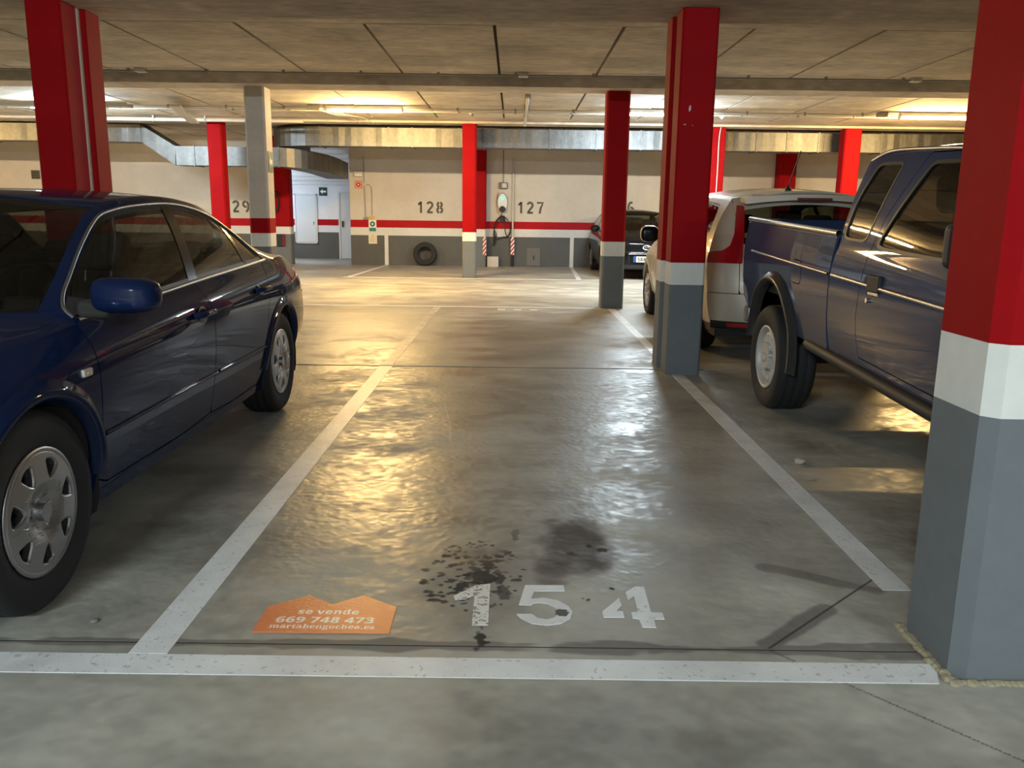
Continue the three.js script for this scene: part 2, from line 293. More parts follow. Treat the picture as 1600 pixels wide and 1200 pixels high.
pillar('pillar', 'red pillar with a white cable down its face, behind the minivan', 3.72, 3.99, -16.65, -16.36, 2.895);
pillar('pillar', 'red pillar between the minivan antenna and the pickup cab', 6.24, 6.56, -16.65, -16.36, 2.895);
pillar('wall_pilaster', 'dark red pilaster on the back wall next to the charger', -1.05, -0.66, ZB, -19.85, 2.93);
pillar('wall_pilaster', 'dark red pilaster on the back wall behind the minivan', 6.12, 6.52, ZB, -19.85, 2.93);
pillar('wall_pilaster', 'red pilaster at the lobby opening beside the hose cabinet', -5.62, -5.25, ZB, -19.9, 2.93);
// knocked-off paint on the pillar beside the pickup bed
{ const chips = [[1.30, 2.02, 0.02, 0.045], [1.27, 1.905, 0.022, 0.008], [1.325, 1.90, 0.008, 0.006]], p = scene.children.find((o) => o.userData.label === 'red pillar, front one of the twin pair beside the pickup bed');
  chips.forEach(([x, y, w, h], k) => { const q = Array.from({ length: 9 }, (_, i) => { const a = i / 9 * 6.283, r = 0.6 + 0.6 * hash(i + k * 11, 4); return new THREE.Vector2(x - p.position.x + Math.cos(a) * w * r * 0.5, y + Math.sin(a) * h * r * 0.5); }); mesh('paint_chip', new THREE.ExtrudeGeometry(new THREE.Shape(q), { depth: 0.001, bevelEnabled: false }).translate(0, 0, 0.12), M.pillarStone, p); }); }
// ------------------------------------------------------------------ fluorescent battens
for (const L of LAMPS) {
  const t = thing('fluorescent_lamp', L.label, 'lamp', [L.x, LAMP_Y, L.z]);
  mesh('batten', rbox(-0.62, 0.62, 0.028, 0.085, -0.05, 0.05, 0.008), M.batten, t);
  for (const s of [-1, 1]) mesh('end_cap', rbox(s > 0 ? 0.6 : -0.635, s > 0 ? 0.635 : -0.6, -0.02, 0.06, -0.03, 0.03, 0.006), M.batten, t);
  const glow = std(lin(0.9, 0.9, 0.9), 0.4, 0, { emissive: lin(...L.c.map((v, i) => Math.pow(v, 0.5))), emissiveIntensity: 120 * L.p });
  mesh('tube', cyl([-0.6, 0, 0], [0.6, 0, 0], 0.0165, 12), glow, t);
  for (const [ry, rx] of [[0, -0.72], [Math.PI, -0.72]]) {
    const a = new THREE.RectAreaLight(lin(...L.c), LAMP_GAIN * L.p, 1.2, 0.033);
    a.position.set(0, -0.012, ry ? -0.022 : 0.022);
    a.rotation.set(0, 0, 0); a.rotation.order = 'YXZ';
    a.rotation.y = ry ? 0 : Math.PI; a.rotation.x = rx;      // a RectAreaLight shines along its -z
    t.add(a);
  }
}
// ------------------------------------------------------------------ floor markings
const flat = (poly, h = 0.0022) => metre(prism(poly, 0.0002, h));
const mark = (name, label, poly, group) => tag(mesh(name, flat(poly), /faded/.test(label) ? M.fadedPaint : M.linePaint), label, 'floor marking', group);
mark('painted_line', 'wide white painted line across the front of bay 154', [[-4.6, -2.045], [-4.6, -2.15], [1.205, -2.145], [1.165, -2.045]]);
mark('painted_line', 'white painted line between the blue saloon and bay 154', [[-1.075, -2.15], [-0.965, -2.15], [-0.98, -6.70], [-1.085, -6.70]]);
mark('painted_line', 'white painted line between bay 154 and the pickup', [[1.262, -2.62], [1.36, -2.62], [1.362, -6.49], [1.262, -6.49]]);
mark('painted_line', 'faded white line dividing the bays behind the floor joint', [[-1.075, -6.74], [-0.985, -6.74], [-0.965, -11.15], [-1.06, -11.15]]);
mark('painted_line', 'white painted line from the twin red pillars to the single red pillar', [[1.27, -7.04], [1.36, -7.04], [1.365, -11.15], [1.275, -11.15]]);
mark('painted_line', 'thin white line across the heads of the middle bays', [[-7, -11.2], [-7, -11.29], [4.8, -11.24], [4.8, -11.15]]);
mark('painted_line', 'thin white line along the mouths of bays 127 and 128', [[-3.3, -16.28], [-3.3, -16.17], [5.5, -16.17], [5.5, -16.28]]);
mark('painted_line', 'slanting white line at the lobby side of bay 128', [[-3.25, -16.28], [-3.14, -16.28], [-3.0, -20.15], [-3.09, -20.15]]);
mark('painted_line', 'white line between bay 127 and the black hatchback', [[1.23, -16.28], [1.33, -16.28], [1.43, -20.15], [1.35, -20.15]]);
{ // bay number 154: stencilled digits, the 1 worn by the oil
  const worn = std(0xffffff, 0.5, 0, { map: rep(dataTex(512, 512, (u, v) => { const w = smooth(0.56, 0.7, fbm(u * 60, v * 60, 4) + 0.12 * (fbm(u * 7, v * 7, 2) - 0.5)), q = 1 - 0.45 * w; return [222 * q, 222 * q, 218 * q]; }, true), 2), bumpMap: M.linePaint.bumpMap, bumpScale: 0.001 });
  const oilSpot = std(lin(0.03, 0.028, 0.026), 0.4);
  const g = thing('bay_number', 'white stencilled number 154 painted on the concrete floor', 'floor marking', [0, 0, 0]);
  mesh('digit_one', flat([[-0.183, -2.534], [-0.11, -2.618], [-0.065, -2.629], [-0.063, -2.34], [-0.113, -2.339], [-0.115, -2.542], [-0.144, -2.514], [-0.176, -2.508]]), worn, g).userData.label = 'worn oil-spattered digit one';
  const five = mesh('digit_five', flat([[0.031, -2.477], [0.053, -2.623], [0.184, -2.624], [0.184, -2.581], [0.083, -2.578], [0.071, -2.521], [0.114, -2.53], [0.157, -2.513], [0.19, -2.473], [0.2, -2.433], [0.19, -2.388], [0.159, -2.355], [0.117, -2.343], [0.071, -2.352], [0.038, -2.384], [0.023, -2.414], [0.072, -2.416], [0.088, -2.391], [0.116, -2.381], [0.14, -2.392], [0.155, -2.426], [0.148, -2.46], [0.123, -2.488], [0.096, -2.494], [0.077, -2.487], [0.07, -2.475]]), M.linePaint, g);
  mesh('oil_drop', metre(prism(Array.from({ length: 18 }, (_, i) => { const a = i / 18 * 6.283, r = 0.021 * (0.8 + 0.35 * hash(i, 5)); return [0.166 + Math.cos(a) * r, -2.425 + Math.sin(a) * r * 1.25]; }), 0.0022, 0.0026)), oilSpot, five);
  mesh('digit_four', merge([flat([[0.361, -2.537], [0.362, -2.481], [0.339, -2.442], [0.361, -2.441], [0.36, -2.401], [0.295, -2.4], [0.295, -2.438]]), flat([[0.455, -2.622], [0.449, -2.437], [0.485, -2.435], [0.484, -2.392], [0.451, -2.392], [0.449, -2.338], [0.407, -2.34], [0.404, -2.39], [0.386, -2.399], [0.386, -2.436], [0.408, -2.438], [0.411, -2.551], [0.387, -2.522], [0.387, -2.579], [0.424, -2.621]])]), M.linePaint, g);
}
{ // faded number at the head of the bay behind, seen upside down
  const g = thing('bay_number', 'faded white number on the floor at the head of the middle bay', 'floor marking');
  let x = -0.2; for (const w of [0.1, 0.1, 0.1]) { mesh('digit', flat([[x, -10.85], [x + w, -10.85], [x + w, -10.99], [x, -10.99]]), M.linePaint, g); x += 0.21; }
}
{ // for-sale sticker
  const c = document.createElement('canvas'); c.width = 1024; c.height = 620;
  const k = c.getContext('2d');
  k.fillStyle = '#e27f4e'; k.fillRect(0, 0, 1024, 620);
  for (let i = 0; i < 500; i++) { k.strokeStyle = i % 2 ? 'rgba(255,190,150,0.10)' : 'rgba(120,50,20,0.09)'; k.lineWidth = 1 + 2 * hash(i, 1); const x = 1024 * hash(i, 2), y = 620 * hash(i, 3), l = 30 + 70 * hash(i, 4); k.beginPath(); k.moveTo(x, y); k.lineTo(x + l, y + l * (hash(i, 6) - 0.3)); k.stroke(); }
  k.fillStyle = '#f4ece6'; k.textAlign = 'center'; k.textBaseline = 'alphabetic';
  const line = (s, font, y, w) => { k.font = font; k.save(); const m = k.measureText(s).width; k.translate(505, y); k.scale(w / m, 1); k.fillText(s, 0, 0); k.restore(); };
  line('se vende', 'bold 112px sans-serif', 330, 480); line('669 748 473', 'bold 128px sans-serif', 470, 760); line('martabengochea.es', 'bold 84px serif', 558, 800);
  const t = new THREE.CanvasTexture(c); t.colorSpace = THREE.SRGBColorSpace; t.flipY = true;
  const g = prism([[-0.767, -2.28], [-0.765, -2.445], [-0.652, -2.525], [-0.564, -2.464], [-0.477, -2.53], [-0.358, -2.452], [-0.357, -2.281]], 0.0003, 0.0022);
  const p = g.attributes.position, uv = g.attributes.uv;
  for (let i = 0; i < p.count; i++) uv.setXY(i, (p.getX(i) + 0.767) / 0.41, (-2.28 - p.getZ(i)) / 0.25);
  tag(mesh('floor_sticker', g, std(0xffffff, 0.3, 0, { map: t, bumpMap: rep(mottle, 4), bumpScale: 0.0012 })), 'orange house-shaped for-sale sticker with white lettering stuck to the floor', 'sticker');
}
// small litter on the floor
for (const [x, z, s, c, l] of [[1.48, -4.1, 0.03, 0.5, 'crumpled pale scrap of paper on the floor beside the pickup wheel'], [-1.26, -2.33, 0.013, 0.2, 'small pale chip of stone beside the front line below the saloon']]) {
  const g = new THREE.IcosahedronGeometry(s, 1); const p = g.attributes.position; for (let i = 0; i < p.count; i++) { const f = 0.7 + 0.5 * vnoise(p.getX(i) * 90 + 9, p.getZ(i) * 90 + p.getY(i) * 60); p.setXYZ(i, p.getX(i) * f, p.getY(i) * f * 0.45, p.getZ(i) * f); }
  g.computeVertexNormals(); g.translate(x, s * 0.4, z); tag(mesh('floor_scrap', g, std(lin(c, c * 0.97, c * 0.9), 0.9)), l, 'litter');
}
// ------------------------------------------------------------------ ducts
function ductRun(name, label, x0, x1, y0, y1, z0, z1, seams) {
  const t = thing(name, label, 'duct');
  const xs = [x0, ...seams.filter((s) => s > x0 + 0.05 && s < x1 - 0.05), x1];
  for (let i = 0; i + 1 < xs.length; i++) {
    const a = xs[i] + 0.004, b = xs[i + 1] - 0.004, n = Math.max(2, Math.round((b - a) / 0.12));
    // sheet sections with shallow cross-breaks, so that each pane catches the lamps a little differently
    const g = new THREE.BoxGeometry(b - a, y1 - y0, z1 - z0, n, 1, 1).translate((a + b) / 2, (y0 + y1) / 2, (z0 + z1) / 2), p = g.attributes.position;
    for (let k = 0; k < p.count; k++) { const s = Math.round((p.getX(k) - a) / (b - a) * n); if (s > 0 && s < n && p.getZ(k) > (z0 + z1) / 2) p.setZ(k, p.getZ(k) + (hash(s + i * 17, Math.round(x0 * 5) + 40) - 0.5) * 0.010); }
    const q = g.toNonIndexed(); q.computeVertexNormals();
    mesh('duct_section', metre(q), M.galv, t);
    if (i) mesh('duct_flange', box(xs[i] - 0.012, xs[i] + 0.012, y0 - 0.014, y1 + 0.014, z0 - 0.014, z1 + 0.014), M.galv, t);
  }
  return t;
}
// sweep of a rectangular duct along a plan path [[x, z, y], ...]
function ductSweep(path, w, h) {
  const pos = [], idx = [];
  path.forEach(([x, z, y], i) => {
    const a = path[Math.max(0, i - 1)], b = path[Math.min(path.length - 1, i + 1)], dx = b[0] - a[0], dz = b[1] - a[1], l = Math.hypot(dx, dz), nx = -dz / l, nz = dx / l;
    for (const [s, t] of [[-1, 0], [1, 0], [1, 1], [-1, 1]]) pos.push(x + nx * s * w / 2, y + t * h, z + nz * s * w / 2);
    if (i) for (let k = 0; k < 4; k++) { const p = 4 * (i - 1) + k, q = 4 * (i - 1) + (k + 1) % 4; idx.push(p, q, q + 4, p, q + 4, p + 4); }
  });
  const n = 4 * (path.length - 1); idx.push(0, 2, 1, 0, 3, 2, n, n + 1, n + 2, n, n + 2, n + 3);
  const g = new THREE.BufferGeometry(); g.setAttribute('position', new THREE.Float32BufferAttribute(pos, 3)); g.setIndex(idx);
  const q = g.toNonIndexed(); q.computeVertexNormals();
  return metre(q);
}
const mainDuct = ductRun('air_duct', 'long silver ventilation duct along the back wall over bays 127 and 128', -3.84, XR - 0.1, 2.51, 2.865, -17.5, -17.0, [-2.49, -2.02, -1.1, -0.62, 0.68, 1.6, 2.47, 3.6, 4.75, 5.35, 5.97, 7.2, 8.4, 9.6, 11]);
{ const path = [[-3.84, -17.25, 2.51]]; for (let i = 1; i <= 10; i++) { const a = i / 10 * Math.PI / 2; path.push([-3.84 - 0.15 - 0.75 * Math.sin(a), -17.25 - 0.75 * (1 - Math.cos(a)), 2.51]); } path.push([-4.74, -18.9, 2.51]); mesh('duct_elbow', ductSweep(path, 0.5, 0.355), M.galv, mainDuct); mesh('duct_flange', box(-3.853, -3.827, 2.496, 2.879, -17.514, -16.986), M.galv, mainDuct); }
const leftDuct = ductRun('air_duct', 'silver ventilation duct that drops behind the red pillars towards bay 129', XL + 0.1, -7.5, 2.565, 2.9, -17.8, -17.3, [-13, -11.8, -10.6, -9.3, -8.6]);
{ const drop = (x0, x1) => { const g = new THREE.BoxGeometry(x1 - x0, 0.4, 0.5, 1, 1, 1), p = g.attributes.position; for (let i = 0; i < p.count; i++) { const r = p.getX(i) > 0; p.setY(i, r ? (p.getY(i) > 0 ? 2.49 : 2.12) : (p.getY(i) > 0 ? 2.9 : 2.565)); p.setX(i, r ? (p.getY(i) > 2.4 ? x1 : x1 - 0.02) : x0); p.setZ(i, -17.55 + p.getZ(i)); } const q = g.toNonIndexed(); q.computeVertexNormals(); return metre(q); };
  mesh('duct_offset', drop(-7.5, -6.82), M.galv, leftDuct); mesh('duct_flange', box(-7.515, -7.49, 2.555, 2.912, -17.814, -17.286), M.galv, leftDuct);
  const path = [[-6.82, -17.55, 2.12], [-5.6, -17.55, 2.12], [-4.75, -17.55, 2.12]]; for (let i = 1; i <= 12; i++) { const a = i / 12 * Math.PI * 0.5; path.push([-4.75 + 0.6 * Math.sin(a), -17.55 - 1.5 * (1 - Math.cos(a)), 2.12 - 0.1 * i / 12]); } path.push([-4.15, -20.1, 1.99]);
  const lo = mesh('duct_section', ductSweep(path, 0.5, 0.37), M.galv, leftDuct);
  for (const x of [-6.45, -6.0, -5.2, -4.75]) mesh('duct_flange', box(x - 0.012, x + 0.012, 2.106, 2.504, -17.814, -17.286), M.galv, leftDuct); }
// ------------------------------------------------------------------ conduits and cables on the ceiling
const pipeX = (x0, x1, y, z, r) => cyl([x0, y, z], [x1, y, z], r, 8);
function conduit(label, z, r, x0, x1, mat, y = CEIL - 0.03) {
  const t = thing('ceiling_conduit', label, 'conduit');
  mesh('pipe', pipeX(x0, x1, y, z, r), mat, t);
  for (let x = Math.ceil(x0 / 0.95) * 0.95; x < x1; x += 0.95) mesh('pipe_clip', box(x - 0.014, x + 0.014, y - r - 0.006, CEIL + 0.004, z - r - 0.006, z + r + 0.006), M.pvcGrey, t);
  return t;
}
const c1 = conduit('thin grey conduit on the ceiling before the grey pillar beam', -10.75, 0.011, XL, XR, M.pvcGrey);
for (const x of [-4.6, 0.09, 4.9]) mesh('junction_box', rbox(x - 0.06, x + 0.06, CEIL - 0.05, CEIL, -10.81, -10.69, 0.01), M.pvc, c1);
conduit('cream conduit on the ceiling running past the batten lamps', -14.28, 0.016, XL, XR, M.pvc);
conduit('second thin conduit on the ceiling behind the batten lamps', -14.62, 0.012, XL, XR, M.pvc);
const c4 = conduit('cream pipe fixed low on the ceiling ahead of the duct elbow', -15.95, 0.03, -8, -3.9, M.pvc, 2.86);
{ const t = thing('ceiling_pipe', 'white pipe running towards the duct between two ceiling joints', 'pipe'); mesh('pipe', cyl([0.175, 2.87, -12.4], [0.18, 2.87, -16.3], 0.024, 10), M.pvc, t); for (const z of [-12.6, -13.8, -15.0, -16.1]) mesh('pipe_clip', box(0.14, 0.215, 2.862, CEIL, z - 0.01, z + 0.01), M.pvcGrey, t); }
for (const [x, w, l] of [[-3.28, 0.09, 'small cream junction box beside the warm batten lamp'], [-3.05, 0.07, 'narrow cream junction box touching the warm batten lamp'], [5.95, 0.08, 'dark junction box at the end of the warm batten above the pickup']]) {
  tag(mesh('ceiling_junction_box', rbox(x - w, x + w, CEIL - 0.075, CEIL, -14.17, -14.06, 0.01), x > 5 ? M.pvcGrey : M.pvc), l, 'junction box');
}
for (const [x, z, l] of [[-4.25, -14.1, 'round smoke detector on the ceiling near the grey pillar'], [-0.75, -14.9, 'small cream detector on the ceiling over the aisle'], [3.55, -14.9, 'round cream detector on the ceiling behind the twin red pillars']]) {
  const t = thing('smoke_detector', l, 'detector', [x, CEIL, z]);
  mesh('base', cyl([0, 0, 0], [0, -0.03, 0], 0.05, 16), M.pvc, t); mesh('sensor_head', cyl([0, -0.03, 0], [0, -0.06, 0], 0.035, 16, 0.022), M.pvcGrey, t);
}
{ const t = thing('cable_bundle', 'loose cables sagging across the ceiling from the lamp to the duct elbow', 'cable'); for (let k = 0; k < 3; k++) mesh('cable', tube([[-3.35 + 0.1 * k, CEIL - 0.03, -14.15], [-3.1 + 0.1 * k, CEIL - 0.06, -14.9], [-2.95 + 0.12 * k, CEIL - 0.035, -15.7], [-2.9 + 0.12 * k, CEIL - 0.06, -16.25]], 0.007, 24, 5), M.pvc, t); }
{ // perforated cable tray over the saloon
  const t = thing('cable_tray', 'perforated metal cable tray bending behind the red twin pillar', 'cable tray');
  mesh('tray_floor', box(-13, -5.9, 2.76, 2.765, -13.42, -13.22), M.pvc, t); mesh('tray_side', merge([box(-13, -5.9, 2.765, 2.82, -13.22, -13.215), box(-13, -5.9, 2.765, 2.82, -13.425, -13.42)]), M.pvc, t);
  const s = new THREE.BoxGeometry(0.16, 0.03, 2.6); s.rotateY(0.25); s.translate(-5.55, 2.8, -14.6); mesh('tray_bend', metre(s), M.pvc, t);
  for (let x = -12.8; x < -6; x += 0.8) mesh('hanger_rod', cyl([x, 2.78, -13.32], [x, CEIL, -13.32], 0.005, 6), M.galvDark, t);
}
// ------------------------------------------------------------------ on the back wall
const WZ = ZB;
// stencil strokes for wall numbers, in a box 0.16 wide x 0.27 high
const arc = (cx, cy, rx, ry, a0, a1, n = 10) => Array.from({ length: n + 1 }, (_, i) => { const a = lerp(a0, a1, i / n) * Math.PI / 180; return [cx + rx * Math.cos(a), cy + ry * Math.sin(a)]; });
const STROKES = {
  1: [[[0.035, 0.2], [0.07, 0.215], [0.1, 0.25]], [[0.105, 0.268], [0.105, 0]]],
  2: [[...arc(0.08, 0.19, 0.06, 0.062, 165, -30, 12), [0.035, 0.035]], [[0.015, 0.018], [0.15, 0.018]]],
  6: [arc(0.08, 0.14, 0.06, 0.115, 60, 265, 14), arc(0.085, 0.075, 0.055, 0.06, 110, -80, 12)],
  7: [[[0.01, 0.25], [0.15, 0.25], [0.1, 0.13], [0.075, 0]]],
  8: [arc(0.08, 0.2, 0.05, 0.052, 75, -75, 10), arc(0.08, 0.2, 0.05, 0.052, 105, 255, 10), arc(0.08, 0.072, 0.058, 0.06, 78, -78, 10), arc(0.08, 0.072, 0.058, 0.06, 102, 258, 10)],
  9: [arc(0.08, 0.19, 0.058, 0.062, 80, 290, 14), arc(0.08, 0.14, 0.062, 0.12, 70, -95, 14)],
};
function strokeGeo(pts, w) {
  const L = [], R = [];
  pts.forEach((p, i) => { const a = pts[Math.max(0, i - 1)], b = pts[Math.min(pts.length - 1, i + 1)], dx = b[0] - a[0], dy = b[1] - a[1], l = Math.hypot(dx, dy) || 1; L.push([p[0] - dy / l * w / 2, p[1] + dx / l * w / 2]); R.unshift([p[0] + dy / l * w / 2, p[1] - dx / l * w / 2]); });
  return new THREE.ExtrudeGeometry(new THREE.Shape([...L, ...R].map(([x, y]) => new THREE.Vector2(x, y))), { depth: 0.003, bevelEnabled: false });
}
function wallNumber(text, label, x, y, step = 0.235) {
  const t = thing('bay_number', label, 'number', [x, y, WZ + 0.0005]);
  [...text].forEach((d, i) => { const g = merge(STROKES[d].map((s) => strokeGeo(s, 0.05))); g.translate(i * step, 0, 0); mesh('digit', g, M.digitPaint, t); });
}
wallNumber('128', 'brown stencilled number 128 on the cream back wall', -2.32, 1.235);
wallNumber('127', 'brown stencilled number 127 on the cream back wall beside the charger', 0.06, 1.255);
wallNumber('126', 'brown stencilled number 126 on the back wall above the black hatchback', 2.22, 1.285);
wallNumber('129', 'brown stencilled number 129 on the back wall behind the grey pillar', -6.93, 1.2);
{ // wall charger with its cable, switch box and conduit
  const b = thing('isolator_box', 'small grey switch box on the wall above the charger', 'switch box', [-0.265, 1.82, WZ]);
  mesh('case', rbox(-0.1, 0.1, 0, 0.145, 0.0, 0.09, 0.01), std(lin(0.1, 0.1, 0.1), 0.5), b); mesh('cover', rbox(-0.03, 0.085, 0.02, 0.125, 0.085, 0.098, 0.005), std(lin(0.6, 0.5, 0.45), 0.5), b);
  mesh('conduit', cyl([0, 0.14, 0.02], [0, 1.0, 0.02], 0.012, 8), M.pvcGrey, b);
  const c = thing('car_charger', 'white oval electric car charger with green light hung on the wall', 'charger', [-0.28, 1.3, WZ]);
  const s = new THREE.Shape(); s.absellipse(0, 0.2, 0.105, 0.2, 0, Math.PI * 2);
  mesh('case', new THREE.ExtrudeGeometry(s, { depth: 0.07, bevelEnabled: true, bevelSize: 0.012, bevelThickness: 0.015, bevelSegments: 2 }).translate(0, 0, 0.015), std(lin(0.72, 0.72, 0.7), 0.35), c);
  mesh('rim', new THREE.TorusGeometry(0.105, 0.012, 6, 28).scale(1.04, 1.94, 1).translate(0, 0.2, 0.06), M.pvcGrey, c);
  const d = new THREE.CircleGeometry(0.058, 4); d.scale(1, 0.85, 1); d.translate(0, 0.3, 0.102); mesh('indicator_light', d, std(lin(0.05, 0.4, 0.25), 0.4, 0, { emissive: lin(0.15, 0.8, 0.55), emissiveIntensity: 0.9 }), c);
  const sk = new THREE.CylinderGeometry(0.075, 0.075, 0.06, 20); sk.rotateX(Math.PI / 2); sk.translate(0, 0.045, 0.115); mesh('plug_socket', sk, M.black, c);
  mesh('supply_cable', tube([[-0.1, 0.44, 0.03], [-0.12, 0.38, 0.04], [-0.135, 0.3, 0.05], [-0.135, 0.2, 0.05], [-0.11, 0.08, 0.05]], 0.009, 20, 6), M.pvcGrey, c);
  const k = thing('charging_cable', 'black charging cable looped over a round holder under the charger', 'cable', [-0.28, 0, WZ]);
  const h = new THREE.CylinderGeometry(0.07, 0.07, 0.1, 20); h.rotateX(Math.PI / 2); h.translate(0, 1.115, 0.05); mesh('holder', h, M.black, k);
  mesh('cable', merge([tube([[0, 1.25, 0.12], [-0.05, 1.17, 0.1], [-0.1, 1.1, 0.1], [-0.17, 0.95, 0.09], [-0.2, 0.78, 0.08], [-0.19, 0.6, 0.07], [-0.205, 0.48, 0.07], [-0.17, 0.6, 0.09], [-0.14, 0.75, 0.09], [-0.19, 0.88, 0.11], [-0.16, 1.04, 0.12], [0, 1.19, 0.11], [0.15, 1.06, 0.1], [0.19, 0.85, 0.09], [0.12, 0.72, 0.09], [0.07, 0.84, 0.1], [0.06, 1.06, 0.1], [0.02, 1.2, 0.12]], 0.012, 120, 6), tube([[-0.16, 1.0, 0.08], [-0.19, 0.8, 0.07], [-0.12, 0.66, 0.07], [0.02, 0.7, 0.07], [0.16, 0.72, 0.08], [0.2, 0.9, 0.08], [0.14, 1.05, 0.08]], 0.012, 60, 6)]), M.black, k);
}
{ // two upright pipes with striped guards
  const c = document.createElement('canvas'); c.width = 128; c.height = 256; const k = c.getContext('2d'); k.fillStyle = '#e6e0da'; k.fillRect(0, 0, 128, 256); k.fillStyle = '#b3262b'; for (let i = -4; i < 8; i++) { k.beginPath(); k.moveTo(0, i * 64 + 64); k.lineTo(128, i * 64 - 0); k.lineTo(128, i * 64 + 30); k.lineTo(0, i * 64 + 94); k.fill(); }
  const tx = new THREE.CanvasTexture(c); tx.colorSpace = THREE.SRGBColorSpace; const striped = std(0xffffff, 0.5, 0, { map: tx });
  const guard = (g) => g;
  const a = thing('drain_pipe', 'upright pipe with red and white striped guard between charger and number 127', 'pipe', [-0.03, 0, ZB + 0.06]);
  mesh('pipe', cyl([0, 0, 0], [0, 2.51, 0], 0.022, 10), M.pvc, a); mesh('striped_guard', guard(new THREE.BoxGeometry(0.085, 0.42, 0.07, 1, 1, 1).translate(0, 0.49, 0.01)), striped, a); mesh('foot_sleeve', cyl([0, 0, 0], [0, 0.28, 0], 0.03, 10), M.black, a);
  const b = thing('corner_guard', 'red and white striped guard on the edge of the dark red pilaster', 'corner guard', [-0.66, 0.28, -19.85]);
  mesh('striped_face', guard(new THREE.BoxGeometry(0.075, 0.42, 0.012).translate(-0.03, 0.21, 0.008)), striped, b); mesh('striped_side', guard(new THREE.BoxGeometry(0.012, 0.42, 0.075).translate(0.007, 0.21, -0.03)), striped, b);
  tag(mesh('low_wall_box', rbox(-0.63, -0.36, 0, 0.24, ZB, ZB + 0.24, 0.008), M.wallCream), 'low cream box at the foot of the back wall below the charger', 'box');
  const h = thing('wall_hatch', 'rounded grey access hatch low on the wall under number 127', 'hatch', [0.48, 0, ZB]);
  mesh('plate', rbox(-0.17, 0.17, 0.012, 0.455, -0.02, 0.018, 0.017, 3), std(lin(0.15, 0.14, 0.125), 0.6), h); mesh('handle', rbox(-0.012, 0.012, 0.17, 0.27, 0.016, 0.032, 0.006), M.black, h);
}
{ // tyre leaning on the wall
  const pr = [[0.15, -0.07], [0.155, -0.085], [0.2, -0.1], [0.26, -0.095], [0.275, -0.075], [0.28, 0], [0.275, 0.075], [0.26, 0.095], [0.2, 0.1], [0.155, 0.085], [0.15, 0.07], [0.16, 0.06], [0.245, 0.07], [0.25, 0], [0.245, -0.07], [0.16, -0.06], [0.15, -0.07]];
  const g = new THREE.LatheGeometry(pr.map(([r, y]) => new THREE.Vector2(r, y)), 40); g.rotateX(Math.PI / 2);
  const t = thing('spare_tyre', 'worn black tyre without a rim leaning on the wall under number 128', 'tyre', [-2.11, 0, ZB + 0.2]); t.rotation.x = -0.14;
  mesh('tyre', g.translate(0, 0.282, 0.0), M.rubber, t);
}
// signs and alarm gear beside the lobby
const sign = (name, label, x, y, w, h, draw, z = WZ, cat = 'sign') => { const c = document.createElement('canvas'); c.width = 256; c.height = Math.round(256 * h / w); draw(c.getContext('2d'), c.width, c.height); const t = new THREE.CanvasTexture(c); t.colorSpace = THREE.SRGBColorSpace; const g = new THREE.BoxGeometry(w, h, 0.006); return tag(mesh(name, g.translate(x, y, z + 0.0035), std(0xffffff, 0.45, 0, { map: t })), label, cat); };
sign('fire_alarm_sign', 'square red fire alarm sign with a round symbol by the lobby corner', -3.69, 1.875, 0.18, 0.18, (k, w, h) => { k.fillStyle = '#c0281f'; k.fillRect(0, 0, w, h); k.strokeStyle = '#efc9b4'; k.lineWidth = 12; k.strokeRect(18, 18, w - 36, h - 36); k.fillStyle = '#e8a58c'; k.fillRect(40, 40, w - 80, h - 80); k.fillStyle = '#a31712'; k.beginPath(); k.arc(w / 2, h / 2, 72, 0, 7); k.fill(); k.fillStyle = '#f3d7c8'; k.beginPath(); k.arc(w / 2, h / 2, 28, 0, 7); k.fill(); });
{ const e = thing('emergency_light', 'cream emergency light box above the red alarm sign', 'emergency light', [-3.685, 2.05, WZ]); mesh('case', rbox(-0.1, 0.1, 0, 0.135, 0, 0.05, 0.012), M.pvc, e); mesh('lens', rbox(-0.085, 0.085, 0.02, 0.07, 0.045, 0.058, 0.006), std(lin(0.8, 0.78, 0.72), 0.25), e); }
sign('extinguisher_sign', 'green and white safety sign with a round symbol on the red stripe', -3.375, 0.92, 0.185, 0.28, (k, w, h) => { k.fillStyle = '#e3e4d8'; k.fillRect(0, 0, w, h); k.fillStyle = '#1d5c50'; k.beginPath(); k.arc(w / 2, h * 0.34, 84, 0, 7); k.fill(); k.fillStyle = '#dfe9e0'; k.beginPath(); k.arc(w / 2, h * 0.34, 34, 0, 7); k.fill(); k.fillStyle = '#2d7a70'; k.fillRect(14, h * 0.66, w - 28, h * 0.3); });
sign('notice_sheet', 'cream paper notice below the green sign on the dado', -3.375, 0.61, 0.2, 0.22, (k, w, h) => { k.fillStyle = '#e2d8bd'; k.fillRect(0, 0, w, h); k.fillStyle = '#9a8c6c'; k.fillRect(w * 0.38, 24, w * 0.22, 22); for (let i = 0; i < 5; i++) k.fillRect(40, 80 + i * 34, w - 80 - 30 * (i % 2), 8); });
{ const c = thing('alarm_conduit', 'thin cream conduit dropping from the ceiling to the alarm call point', 'conduit', [0, 0, WZ]); mesh('pipe', cyl([-3.53, 1.1, 0.02], [-3.56, 2.51, 0.02], 0.01, 6), M.pvcGrey, c); mesh('pipe', tube([[-3.55, 1.88, 0.02], [-3.42, 1.86, 0.02], [-3.385, 1.8, 0.02], [-3.38, 1.18, 0.02]], 0.009, 30, 6), M.pvcGrey, c); mesh('junction_box', rbox(-3.58, -3.5, 1.84, 1.92, 0, 0.03, 0.008), M.pvc, c); }
